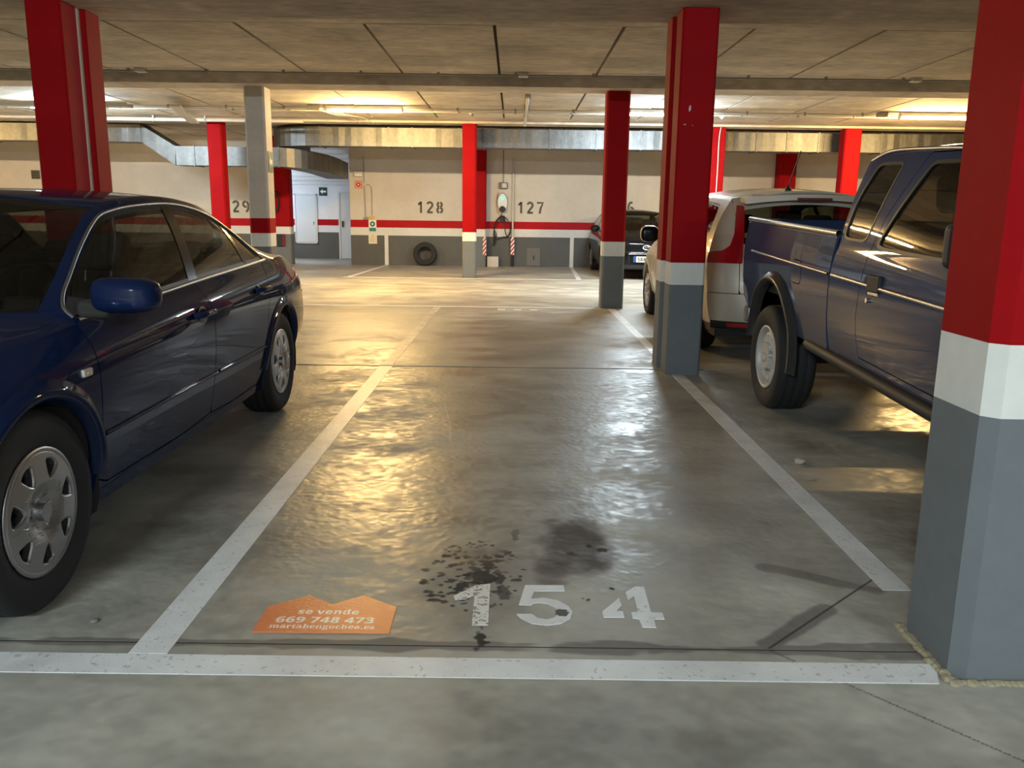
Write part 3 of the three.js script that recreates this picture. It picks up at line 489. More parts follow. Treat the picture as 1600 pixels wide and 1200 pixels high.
{ const s = thing('alarm_switch', 'small brown switch on the wall above the red stripe', 'switch', [-3.53, 1.06, WZ]); mesh('case', rbox(-0.05, 0.05, 0, 0.06, 0, 0.05, 0.008), M.pvcGrey, s); const b = thing('call_point', 'yellow alarm call point above the green safety sign', 'call point', [-3.38, 1.065, WZ]); const g = new THREE.CylinderGeometry(0.05, 0.05, 0.04, 16); g.rotateX(Math.PI / 2); mesh('button', g.translate(0, 0.05, 0.02), std(lin(0.7, 0.42, 0.06), 0.45), b); }
sign('exit_sign', 'dark green exit sign with a white arrow on the lobby wall', -5.07, 1.76, 0.22, 0.22, (k, w, h) => { k.fillStyle = '#16342c'; k.fillRect(0, 0, w, h); k.fillStyle = '#e9f2ea'; k.beginPath(); k.moveTo(36, h / 2); k.lineTo(118, h / 2 - 74); k.lineTo(118, h / 2 - 26); k.lineTo(222, h / 2 - 26); k.lineTo(222, h / 2 + 26); k.lineTo(118, h / 2 + 26); k.lineTo(118, h / 2 + 74); k.fill(); }, LZ);
{ const p = thing('cabinet_panel', 'tall pale metal cupboard door set in the lobby wall', 'cabinet', [-5.54, 0.4, LZ]); mesh('frame', merge([box(-0.3, -0.27, 0, 1.3, 0, 0.03), box(0.27, 0.3, 0, 1.3, 0, 0.03), box(-0.3, 0.3, 1.27, 1.3, 0, 0.03), box(-0.3, 0.3, 0, 0.03, 0, 0.03)]), M.steelDoor, p); const d = mesh('door', rbox(-0.265, 0.265, 0.035, 1.265, 0, 0.024, 0.006), M.steelDoor, p); mesh('lock', rbox(0.19, 0.215, 0.5, 0.58, 0.022, 0.034, 0.004), M.pvcGrey, d); }
{ const d = thing('door_1', 'pale grey metal door with black handle at the end of the lobby', 'door', [-4.24, 0, LZ], 0, null, 'structure'); const l = mesh('leaf', rbox(-0.38, 0.42, 0.01, 1.72, 0.0, 0.04, 0.006), M.steelDoor, d); mesh('handle', rbox(-0.34, -0.3, 0.84, 1.0, 0.038, 0.075, 0.008), M.black, l); mesh('frame', merge([box(-0.43, -0.385, 0, 1.77, 0, 0.05), box(0.425, 0.47, 0, 1.77, 0, 0.05), box(-0.385, 0.425, 1.725, 1.77, 0, 0.05)]), M.steelDoor, d); }
{ const d = thing('wall_vent', 'small dark square vent high on the wall behind the blue saloon', 'vent', [-11.3, 1.91, WZ]); mesh('frame', rbox(-0.1, 0.1, 0, 0.2, 0, 0.02, 0.006), M.galvDark, d); for (let i = 0; i < 4; i++) mesh('slat', box(-0.085, 0.085, 0.025 + i * 0.042, 0.045 + i * 0.042, 0.018, 0.03), M.black, d); }
{ const d = thing('wall_vent', 'dark square grille high on the wall above the lobby corner', 'vent', [-4.3, 2.62, LZ]); mesh('frame', rbox(-0.14, 0.14, 0, 0.3, 0, 0.03, 0.006), M.galvDark, d); }
{ const h = thing('hose_cabinet', 'dark fire hose cabinet with a red edge on the pilaster foot', 'cabinet', [-5.5, 0.43, -19.9]); mesh('case', rbox(-0.1, 0.08, 0, 0.28, 0.0, 0.06, 0.006), M.black, h); mesh('red_edge', box(0.07, 0.095, 0, 0.28, 0.0, 0.064), M.wallRed, h); const r = thing('hose_reel', 'black hose loop hanging on the red pilaster', 'hose', [-5.57, 1.35, -19.9]); mesh('hose', new THREE.TorusGeometry(0.14, 0.03, 8, 24).scale(0.5, 1.5, 1).translate(0, 0.1, 0.04), M.black, r); mesh('bracket', box(-0.02, 0.02, 0.26, 0.32, 0, 0.07), M.wallRed, r); }
{ const s = tag(mesh('pillar_sign', new THREE.BoxGeometry(0.006, 0.26, 0.2).translate(-3.2315, 1.87, -11.36), std(lin(0.05, 0.11, 0.085), 0.5)), 'small dark green sign with pale arrow on the grey pillar', 'sign'); const g = new THREE.ExtrudeGeometry(new THREE.Shape([[-0.06, 0], [0, 0.08], [0, 0.03], [0.07, 0.03], [0.07, -0.03], [0, -0.03], [0, -0.08]].map(([x, y]) => new THREE.Vector2(x, y))), { depth: 0.002, bevelEnabled: false }); g.rotateY(Math.PI / 2); mesh('arrow', g.translate(-3.2282, 1.87, -11.36), std(lin(0.7, 0.7, 0.6), 0.6), s); }
{ const c = thing('pillar_cable', 'white cable running down the red pillar behind the minivan', 'cable', [3.86, 0, -16.36]); mesh('cable', tube([[0.02, 2.89, 0.012], [0.0, 2.75, 0.012], [0, 2.0, 0.012], [-0.01, 1.0, 0.012], [-0.01, 0.9, 0.012]], 0.011, 30, 6), M.pvc, c); }
// lobby lamp, out of sight beyond the opening's edge
{ const t = thing('fluorescent_lamp', 'cool white lobby lamp beyond the lobby opening', 'lamp', [-6.6, 2.05, -21.2]); mesh('batten', rbox(-0.3, 0.3, 0.03, 0.08, -0.05, 0.05, 0.008), M.batten, t); mesh('tube', cyl([-0.29, 0, 0], [0.29, 0, 0], 0.0165, 12), std(lin(0.9, 0.9, 0.9), 0.4, 0, { emissive: lin(0.85, 0.93, 1), emissiveIntensity: 60 }), t); mesh('bracket', merge([box(-0.02, 0.02, 0.08, 0.4, -0.01, 0.01)]), M.batten, t); const a = new THREE.RectAreaLight(lin(0.68, 0.84, 1.0), 260, 0.58, 0.033); a.position.set(0, -0.02, 0); a.rotation.x = -Math.PI / 2; t.add(a); const b = new THREE.PointLight(lin(0.68, 0.84, 1.0), 1.9, 0, 2); b.position.set(0.1, -0.06, 0.06); t.add(b); }
// ------------------------------------------------------------------ car body tools
// key lines along a car: k0 sill, k1 lower door, k2 waist crease, k3 belt, k4 roof rail or bonnet edge, k5 centre line; each a list of [z, x, y] (x from the centre line)
function pchip(pts, c) {
  const x = pts.map((p) => p[0]), y = pts.map((p) => p[c]), n = x.length, d = [], m = new Array(n);
  for (let i = 0; i + 1 < n; i++) d.push((y[i + 1] - y[i]) / (x[i + 1] - x[i]));
  for (let i = 0; i < n; i++) m[i] = i === 0 ? d[0] : i === n - 1 ? d[n - 2] : d[i - 1] * d[i] <= 0 ? 0 : 2 * d[i - 1] * d[i] / (d[i - 1] + d[i]);
  return (t) => { if (t <= x[0]) return y[0]; if (t >= x[n - 1]) return y[n - 1]; let i = 0; while (t > x[i + 1]) i++; const h = x[i + 1] - x[i], s = (t - x[i]) / h, s2 = s * s, s3 = s2 * s; return y[i] * (2 * s3 - 3 * s2 + 1) + h * m[i] * (s3 - 2 * s2 + s) + y[i + 1] * (3 * s2 - 2 * s3) + h * m[i + 1] * (s3 - s2); };
}
const bezier3 = (p, t) => { const n = p.length - 1, f = t * n, i = Math.min(n - 1, Math.floor(f)), s = f - i, a = p[Math.max(0, i - 1)], b = p[i], c = p[i + 1], d = p[Math.min(n, i + 2)]; return [0, 1].map((k) => 0.5 * (2 * b[k] + (c[k] - a[k]) * s + (2 * a[k] - 5 * b[k] + 4 * c[k] - d[k]) * s * s + (3 * b[k] - a[k] - 3 * c[k] + d[k]) * s * s * s)); };
class Loft {
  constructor(keys, z0, z1, nz, { side = 26, glass = 16, top = 18, bulge = 0.016 } = {}) {
    this.f = keys.map((k) => { const s = [...k].sort((a, b) => a[0] - b[0]); return [pchip(s, 1), pchip(s, 2)]; });
    this.n = [side, glass, top]; this.bulge = bulge; this.z0 = z0; this.z1 = z1; this.nz = nz; this.nv = side + glass + top;
    this.P = []; this.N = []; this.crease = side; this.NL = [];
    for (let i = 0; i <= nz; i++) { const z = lerp(z0, z1, i / nz); this.P.push(this.section(z).map(([x, y]) => [x, y, z])); }
    for (let i = 0; i <= nz; i++) { const row = []; for (let j = 0; j <= this.nv; j++) { const a = this.P[Math.max(0, i - 1)][j], b = this.P[Math.min(nz, i + 1)][j], c = this.P[i][Math.max(0, j === this.crease ? j : j - 1)], d = this.P[i][Math.min(this.nv, j + 1)]; const u = [b[0] - a[0], b[1] - a[1], b[2] - a[2]], v = [d[0] - c[0], d[1] - c[1], 0]; let n = [v[1] * u[2] - v[2] * u[1], v[2] * u[0] - v[0] * u[2], v[0] * u[1] - v[1] * u[0]]; const l = Math.hypot(...n) || 1; row.push(n.map((q) => q / l)); } this.N.push(row); }
    const J = this.crease; for (let i = 0; i <= nz; i++) { const a = this.P[Math.max(0, i - 1)][J], b = this.P[Math.min(nz, i + 1)][J], c = this.P[i][J - 1], d = this.P[i][J], u = [b[0] - a[0], b[1] - a[1], b[2] - a[2]], v = [d[0] - c[0], d[1] - c[1], 0], n = [v[1] * u[2] - v[2] * u[1], v[2] * u[0] - v[0] * u[2], v[0] * u[1] - v[1] * u[0]], l = Math.hypot(...n) || 1; this.NL.push(n.map((q) => q / l)); }
  }
  key(i, z) { return [this.f[i][0](z), this.f[i][1](z)]; }
  section(z) {
    const K = this.f.map((f) => [f[0](z), f[1](z)]), [s, g, t] = this.n, out = [];
    for (let i = 0; i < s; i++) out.push(bezier3(K.slice(0, 4), i / s));
    const a = K[3], b = K[4], dx = b[0] - a[0], dy = b[1] - a[1], l = Math.hypot(dx, dy) || 1, nx = dy / l, ny = -dx / l, bu = this.bulge * Math.min(1, l / 0.3);
    for (let i = 0; i < g; i++) { const q = i / g, k = 4 * q * (1 - q) * bu; out.push([a[0] + dx * q + nx * k, a[1] + dy * q + ny * k]); }
    for (let i = 0; i <= t; i++) { const q = i / t, e = 1 - q; out.push([K[4][0] * e, K[4][1] + (K[5][1] - K[4][1]) * (1 - e * e)]); }
    return out;
  }
  // half width of the side at (z, y), with its tangent frame
  sideX(z, y) { const S = this.section(z), m = this.n[0] + this.n[1]; let best = S[0][0]; for (let j = 0; j < m; j++) { const a = S[j], b = S[j + 1]; if ((a[1] <= y && y <= b[1]) || (b[1] <= y && y <= a[1])) { const t = (y - a[1]) / ((b[1] - a[1]) || 1e-9); best = lerp(a[0], b[0], t); if (y > this.f[0][1](z) + 0.02) return best; } } return y >= S[m][1] ? S[m][0] : best; }
  topY(z, x) { const a = this.key(4, z), b = this.key(5, z)[1], u = clamp(Math.abs(x) / a[0], 0, 1); return a[1] + (b - a[1]) * (1 - u * u); }
  tris(j0, j1) {
    const out = [];
    for (let i = 0; i < this.nz; i++) for (let j = j0; j < j1; j++) { const q = (a, b) => ({ p: this.P[a][b], n: b === this.crease && j < b ? this.NL[a] : this.N[a][b] }); const A = q(i, j), B = q(i + 1, j), C = q(i + 1, j + 1), D = q(i, j + 1); out.push([A, D, C], [A, C, B]); }
    return out;
  }
}
// keep the part of a triangle list where f(point) < 0
function clip(tris, f) {
  const out = [], mid = (a, b, fa, fb) => { const t = fa / (fa - fb); return { p: [0, 1, 2].map((k) => lerp(a.p[k], b.p[k], t)), n: [0, 1, 2].map((k) => lerp(a.n[k], b.n[k], t)) }; };
  for (const T of tris) {
    const v = T.map((q) => f(q.p));
    if (v[0] < 0 && v[1] < 0 && v[2] < 0) { out.push(T); continue; }
    if (v[0] >= 0 && v[1] >= 0 && v[2] >= 0) continue;
    const poly = [];
    for (let i = 0; i < 3; i++) { const k = (i + 1) % 3; if (v[i] < 0) poly.push(T[i]); if ((v[i] < 0) !== (v[k] < 0)) poly.push(mid(T[i], T[k], v[i], v[k])); }
    for (let i = 1; i + 1 < poly.length; i++) out.push([poly[0], poly[i], poly[i + 1]]);
  }
  return out;
}
// signed distance to a polygon in two of the coordinates (default z, y: the side view); negative inside
function poly2(pts, ax = 2, ay = 1) {
  const xs = pts.map((p) => p[0]), ys = pts.map((p) => p[1]), bx0 = Math.min(...xs) - 0.06, bx1 = Math.max(...xs) + 0.06, by0 = Math.min(...ys) - 0.06, by1 = Math.max(...ys) + 0.06;
  return (q) => {
    const x = q[ax], y = q[ay];
    if (x < bx0 || x > bx1 || y < by0 || y > by1) return 0.06;
    let d = 1e9, s = 1;
    for (let i = 0, j = pts.length - 1; i < pts.length; j = i++) {
      const ex = pts[j][0] - pts[i][0], ey = pts[j][1] - pts[i][1], wx = x - pts[i][0], wy = y - pts[i][1], t = clamp((wx * ex + wy * ey) / (ex * ex + ey * ey), 0, 1);
      d = Math.min(d, (wx - ex * t) ** 2 + (wy - ey * t) ** 2);
      const a = y >= pts[i][1], b = y < pts[j][1], c = ex * wy > ey * wx;
      if ((a && b && c) || (!a && !b && !c)) s = -s;
    }
    return s * Math.sqrt(d);
  };
}
const roundPoly = (pts, n = 4, r = 0.3) => { const out = []; for (let i = 0; i < pts.length; i++) { const a = pts[(i + pts.length - 1) % pts.length], b = pts[i], c = pts[(i + 1) % pts.length]; const p = [lerp(b[0], a[0], r), lerp(b[1], a[1], r)], q = [lerp(b[0], c[0], r), lerp(b[1], c[1], r)]; for (let k = 0; k <= n; k++) { const t = k / n; out.push([(1 - t) * (1 - t) * p[0] + 2 * t * (1 - t) * b[0] + t * t * q[0], (1 - t) * (1 - t) * p[1] + 2 * t * (1 - t) * b[1] + t * t * q[1]]); } } return out; };
const curve2 = (pts, n = 5, closed = false) => { const c = new THREE.CatmullRomCurve3(pts.map((p) => V(p[0], p[1], 0)), closed, 'centripetal'); return c.getPoints(n * pts.length).map((p) => [p.x, p.y]); };
const inv = (f, g = 0.003) => (q) => -f(q) + g;      // outside a region, with a gap
const ins = (f, g = 0.003) => (q) => f(q) + g;       // inside a region, with a gap
const circle = (cz, cy, r) => (q) => Math.hypot(q[2] - cz, q[1] - cy) - r;
// geometry of a triangle list, with a folded-in edge all round (thick > 0) so that panels have real thickness
function sheet(tris, thick = 0.012, mirror = false, offset = 0) {
  const pos = [], nor = [], s = mirror ? -1 : 1, key = (p) => Math.round(p[0] * 2e4) + ',' + Math.round(p[1] * 2e4) + ',' + Math.round(p[2] * 2e4);
  const put = (v, d) => { pos.push(s * (v.p[0] + v.n[0] * d), v.p[1] + v.n[1] * d, v.p[2] + v.n[2] * d); nor.push(s * v.n[0], v.n[1], v.n[2]); };
  const edges = new Map();
  for (const T of tris) {
    const o = mirror ? [T[0], T[2], T[1]] : T;
    for (const v of o) put(v, offset);
    if (thick) for (let i = 0; i < 3; i++) { const a = T[i], b = T[(i + 1) % 3], ka = key(a.p), kb = key(b.p); if (ka === kb) continue; const k = ka < kb ? ka + '|' + kb : kb + '|' + ka; if (edges.has(k)) edges.set(k, null); else edges.set(k, [a, b]); }
  }
  if (thick) for (const e of edges.values()) if (e) {
    const [a, b] = e, at = (v, d) => [s * (v.p[0] + v.n[0] * d), v.p[1] + v.n[1] * d, v.p[2] + v.n[2] * d];
    const A = at(a, offset), B = at(b, offset), C = at(b, offset - thick), D = at(a, offset - thick);
    const u = [0, 1, 2].map((k) => B[k] - A[k]), w = [0, 1, 2].map((k) => D[k] - A[k]); let n = [u[2] * w[1] - u[1] * w[2], u[0] * w[2] - u[2] * w[0], u[1] * w[0] - u[0] * w[1]]; if (!mirror) n = n.map((q) => q); const l = Math.hypot(...n) || 1; n = n.map((q) => q * s / l);
    const list = mirror ? [A, B, C, A, C, D] : [A, C, B, A, D, C];
    for (const q of list) { pos.push(...q); nor.push(...n); }
  }
  const g = new THREE.BufferGeometry();
  g.setAttribute('position', new THREE.Float32BufferAttribute(pos, 3)); g.setAttribute('normal', new THREE.Float32BufferAttribute(nor, 3));
  g.setAttribute('uv', new THREE.BufferAttribute(new Float32Array(pos.length / 3 * 2), 2));
  return g;
}
// front or rear face of a car: a grid across u (-1..1) and up v, z = zr(y) bending round the corners into the sides
function capTris(L, zr, dir, yTop, depth, nu = 44, nv = 34, y0off = 0, pow = 4) {
  const P = [];
  const zEnd = zr(yTop);
  for (let j = 0; j <= nv; j++) { const row = []; for (let i = 0; i <= nu; i++) {
    const u = -1 + 2 * i / nu, yb = L.key(0, zr(0.4))[1] + y0off, zc = zEnd - dir * depth * Math.pow(Math.abs(u), pow), crown = L.topY(zc, u * L.key(4, zc)[0]), y = lerp(yb, crown, j / nv);
    const z = zr(y) - dir * depth * Math.pow(Math.abs(u), pow), W = L.sideX(zr(y) - dir * depth, Math.min(y, L.key(4, zEnd - dir * depth)[1]));
    row.push([u * W, y, z]);
  } P.push(row); }
  const N = P.map((row, j) => row.map((_, i) => { const a = P[j][Math.max(0, i - 1)], b = P[j][Math.min(nu, i + 1)], c = P[Math.max(0, j - 1)][i], d = P[Math.min(nv, j + 1)][i]; const u = [0, 1, 2].map((k) => b[k] - a[k]), v = [0, 1, 2].map((k) => d[k] - c[k]); let n = [u[1] * v[2] - u[2] * v[1], u[2] * v[0] - u[0] * v[2], u[0] * v[1] - u[1] * v[0]]; const l = (Math.hypot(...n) || 1) * Math.sign(n[2] * dir || 1); return n.map((q) => q / l); }));
  const out = [];
  for (let j = 0; j < nv; j++) for (let i = 0; i < nu; i++) { const q = (a, b) => ({ p: P[a][b], n: N[a][b] }); const A = q(j, i), B = q(j, i + 1), C = q(j + 1, i + 1), D = q(j + 1, i); if (dir > 0) out.push([A, B, C], [A, C, D]); else out.push([A, C, B], [A, D, C]); }
  return out;
}
// edge of a bonnet, boot lid or roof against such a face
const capEdge = (L, zEnd, dir, depth, pow = 4) => (q) => dir * (q[2] - zEnd) + depth * Math.pow(Math.abs(q[0]) / L.key(4, q[2])[0], pow);
// ------------------------------------------------------------------ wheels
function tyreGeo(R, rim, w) {
  const h = w / 2, p = [[rim - 0.005, -h * 0.72], [rim + 0.006, -h * 0.86], [lerp(rim, R, 0.45), -h * 1.03], [lerp(rim, R, 0.8), -h * 0.97], [R - 0.012, -h * 0.85], [R - 0.003, -h * 0.74]];
  for (const g of [-0.45, 0, 0.45]) p.push([R, h * (g - 0.06)], [R - 0.008, h * (g - 0.05)], [R - 0.008, h * (g + 0.05)], [R, h * (g + 0.06)]);
  p.push([R - 0.003, h * 0.74], [R - 0.012, h * 0.85], [lerp(rim, R, 0.8), h * 0.97], [lerp(rim, R, 0.45), h * 1.03], [rim + 0.006, h * 0.86], [rim - 0.005, h * 0.72]);
  return new THREE.LatheGeometry(p.map(([r, y]) => new THREE.Vector2(r, y)), 56).rotateZ(-Math.PI / 2);
}
// outward is local +x; kind: 'seven' alloy, 'steel' disc with round holes, 'spoke' thin alloy
function wheel(parent, at, R, rim, w, kind, mat, outward = 1) {
  const g = partGroup('wheel', parent); g.position.set(...at); if (outward < 0) g.rotation.y = Math.PI;
  mesh('tyre', tyreGeo(R, rim, w), M.rubber, g);
  const h = w / 2;
  const barrel = new THREE.LatheGeometry([[rim + 0.004, h * 0.86], [rim + 0.006, h * 0.93], [rim - 0.008, h * 0.95], [rim - 0.014, h * 0.86], [rim - 0.03, h * 0.5], [rim - 0.035, -h * 0.8], [rim - 0.03, -h * 0.85]].map(([r, y]) => new THREE.Vector2(r, y)), 48).rotateZ(-Math.PI / 2);
  mesh('rim_barrel', barrel, mat, g);
  const s = new THREE.Shape(); s.absarc(0, 0, rim - 0.012, 0, Math.PI * 2, false);
  const hole = (pts) => s.holes.push(new THREE.Path(pts.map(([x, y]) => new THREE.Vector2(x, y))));
  const n = kind === 'seven' ? 7 : kind === 'steel' ? 8 : 10;
  for (let i = 0; i < n; i++) {
    const a = (i + 0.25) / n * Math.PI * 2, pt = (r, d) => [Math.cos(a + d) * r, Math.sin(a + d) * r];
    if (kind === 'seven') hole(roundPoly([pt(rim * 0.85, -0.25), pt(rim * 0.89, 0), pt(rim * 0.85, 0.25), pt(rim * 0.6, 0.17), pt(rim * 0.49, 0), pt(rim * 0.6, -0.17)].reverse(), 3, 0.3));
    else if (kind === 'steel') hole(Array.from({ length: 14 }, (_, k) => { const b = -k / 14 * 6.283, [cx, cy] = pt(rim * 0.63, 0); return [cx + Math.cos(b) * rim * 0.1, cy + Math.sin(b) * rim * 0.1]; }));
    else hole(roundPoly([pt(rim * 0.88, -0.2), pt(rim * 0.9, 0), pt(rim * 0.88, 0.2), pt(rim * 0.4, 0.1), pt(rim * 0.4, -0.1)].reverse(), 3, 0.25));
  }
  for (let i = 0; i < 5; i++) { const a = i / 5 * 6.283 + 0.3; hole(Array.from({ length: 8 }, (_, k) => { const b = -k / 8 * 6.283; return [Math.cos(a) * rim * 0.26 + Math.cos(b) * rim * 0.055, Math.sin(a) * rim * 0.26 + Math.sin(b) * rim * 0.055]; })); }
  const d = new THREE.ExtrudeGeometry(s, { depth: 0.02, bevelEnabled: true, bevelSize: 0.006, bevelThickness: 0.008, bevelSegments: 2, curveSegments: 40 });
  const dt = new TessellateModifier(0.022, 5).modify(d.index ? d.toNonIndexed() : d), p = dt.attributes.position;
  for (let i = 0; i < p.count; i++) { const r = Math.hypot(p.getX(i), p.getY(i)) / rim; p.setZ(i, p.getZ(i) + (kind === 'steel' ? h * 0.55 - 0.03 * Math.max(0, r - 0.75) / 0.25 + 0.02 * (r < 0.45 ? 1 : 0) : h * 0.66 + 0.012 * (1 - r * r) - 0.02 * smooth(0.55, 0.2, r))); }
  dt.computeVertexNormals(); dt.rotateY(Math.PI / 2);
  mesh('rim_face', dt, mat, g);
  mesh('brake_disc', cyl([h * 0.1, 0, 0], [h * 0.2, 0, 0], rim * 0.8, 32), std(lin(0.03, 0.028, 0.026), 0.6, 0.4), g);
  const capX = kind === 'steel' ? h * 0.55 + 0.03 : h * 0.66 + 0.01;
  mesh('hub_cap', cyl([capX, 0, 0], [capX + 0.03, 0, 0], rim * 0.155, 20, rim * 0.14), kind === 'steel' ? mat : M.satin, g);
  for (let i = 0; i < 5; i++) { const a = i / 5 * 6.283 + 0.3; mesh('wheel_bolt', cyl([capX - 0.02, Math.sin(a) * rim * 0.26, Math.cos(a) * rim * 0.26 * -1], [capX + 0.004, Math.sin(a) * rim * 0.26, -Math.cos(a) * rim * 0.26], rim * 0.045, 6), M.galvDark, g); }
  return g;
}
// wheel well: a dark half drum behind the arch
const well = (cz, cy, r, x0, x1, low = 0.2) => { const g = new THREE.CylinderGeometry(r, r, x1 - x0, 28, 1, true, 0, Math.PI * 2); g.rotateZ(Math.PI / 2); g.translate((x0 + x1) / 2, cy, cz); const w = new THREE.CircleGeometry(r, 28); w.rotateY(Math.PI / 2); w.translate(x0, cy, cz); const q = merge([g, w]); const p = q.attributes.position; for (let i = 0; i < p.count; i++) if (p.getY(i) < low) p.setY(i, low); return q; };
// arch lip: a rounded flange along the arch edge, following the side
function archLip(L, cz, cy, r, a0, a1, w, out, mirror) {
  const pos = [], idx = [], n = 40, prof = [[-0.012, -0.02], [-0.004, 0.006], [0.012, out], [w * 0.5, out * 0.9], [w, 0.002]], m = prof.length;
  for (let i = 0; i <= n; i++) { const a = lerp(a0, a1, i / n), s = mirror ? -1 : 1; for (const [dr, o] of prof) { const z = cz + Math.cos(a) * (r + dr), y = cy + Math.sin(a) * (r + dr), X = L.sideX(z, Math.max(y, L.key(0, z)[1] + 0.03)); pos.push(s * (X + o), y, z); } if (i) for (let k = 0; k + 1 < m; k++) { const p = (i - 1) * m + k, q = p + 1, P = p + m, Q = q + m; if (mirror) idx.push(p, Q, q, p, P, Q); else idx.push(p, q, Q, p, Q, P); } }
  const g = new THREE.BufferGeometry(); g.setAttribute('position', new THREE.Float32BufferAttribute(pos, 3)); g.setIndex(idx); g.computeVertexNormals(); return g;
}
// tube along the side of the body through [z, y] points
const sideTube = (L, pts, r, off, mirror, n = 40, flat = 1) => { const g = tube(pts.map(([z, y]) => [(mirror ? -1 : 1) * (L.sideX(z, y) + off), y, z]), r, n, 6); return g; };
const carPaint = (r, g, b, metal = 0.55, rough = 0.38) => phys({ color: lin(r, g, b), metalness: metal, roughness: rough, specularIntensity: 0.02, clearcoat: 0.55, clearcoatRoughness: 0.015 });
const glassMat = (r, g, b) => phys({ color: lin(r, g, b), roughness: 0.02, metalness: 0, transmission: 1, thickness: 0, ior: 1.5 });
M.lining = std(lin(0.02, 0.018, 0.016), 0.9); M.seat = std(lin(0.045, 0.038, 0.032), 0.85); M.trim = std(lin(0.014, 0.014, 0.015), 0.5);
M.tailRed = phys({ color: lin(0.32, 0.008, 0.012), roughness: 0.12, clearcoat: 1, clearcoatRoughness: 0.03 }); M.lens = phys({ color: lin(0.6, 0.58, 0.55), roughness: 0.1, metalness: 0.3, clearcoat: 1 });
function seatGroup(parent, x, y, z, h = 0.62, lean = -0.28) {
  const g = partGroup('seat', parent); g.position.set(x, y, z);
  const b = rbox(-0.24, 0.24, 0, h, -0.07, 0.07, 0.06, 3); b.rotateX(lean); mesh('backrest', b, M.seat, g);
  mesh('cushion', rbox(-0.25, 0.25, -0.1, 0.06, 0.0, 0.5, 0.05, 3), M.seat, g);
  const hd = rbox(-0.14, 0.14, h + 0.05, h + 0.23, -0.05, 0.05, 0.045, 3); hd.rotateX(lean * 0.9); mesh('headrest', hd, M.seat, g);
  const po = merge([cyl([-0.06, h - 0.03, 0], [-0.06, h + 0.08, 0], 0.006, 6), cyl([0.06, h - 0.03, 0], [0.06, h + 0.08, 0], 0.006, 6)]); po.rotateX(lean * 0.95); mesh('headrest_post', po, M.chrome, g);
  return g;
}
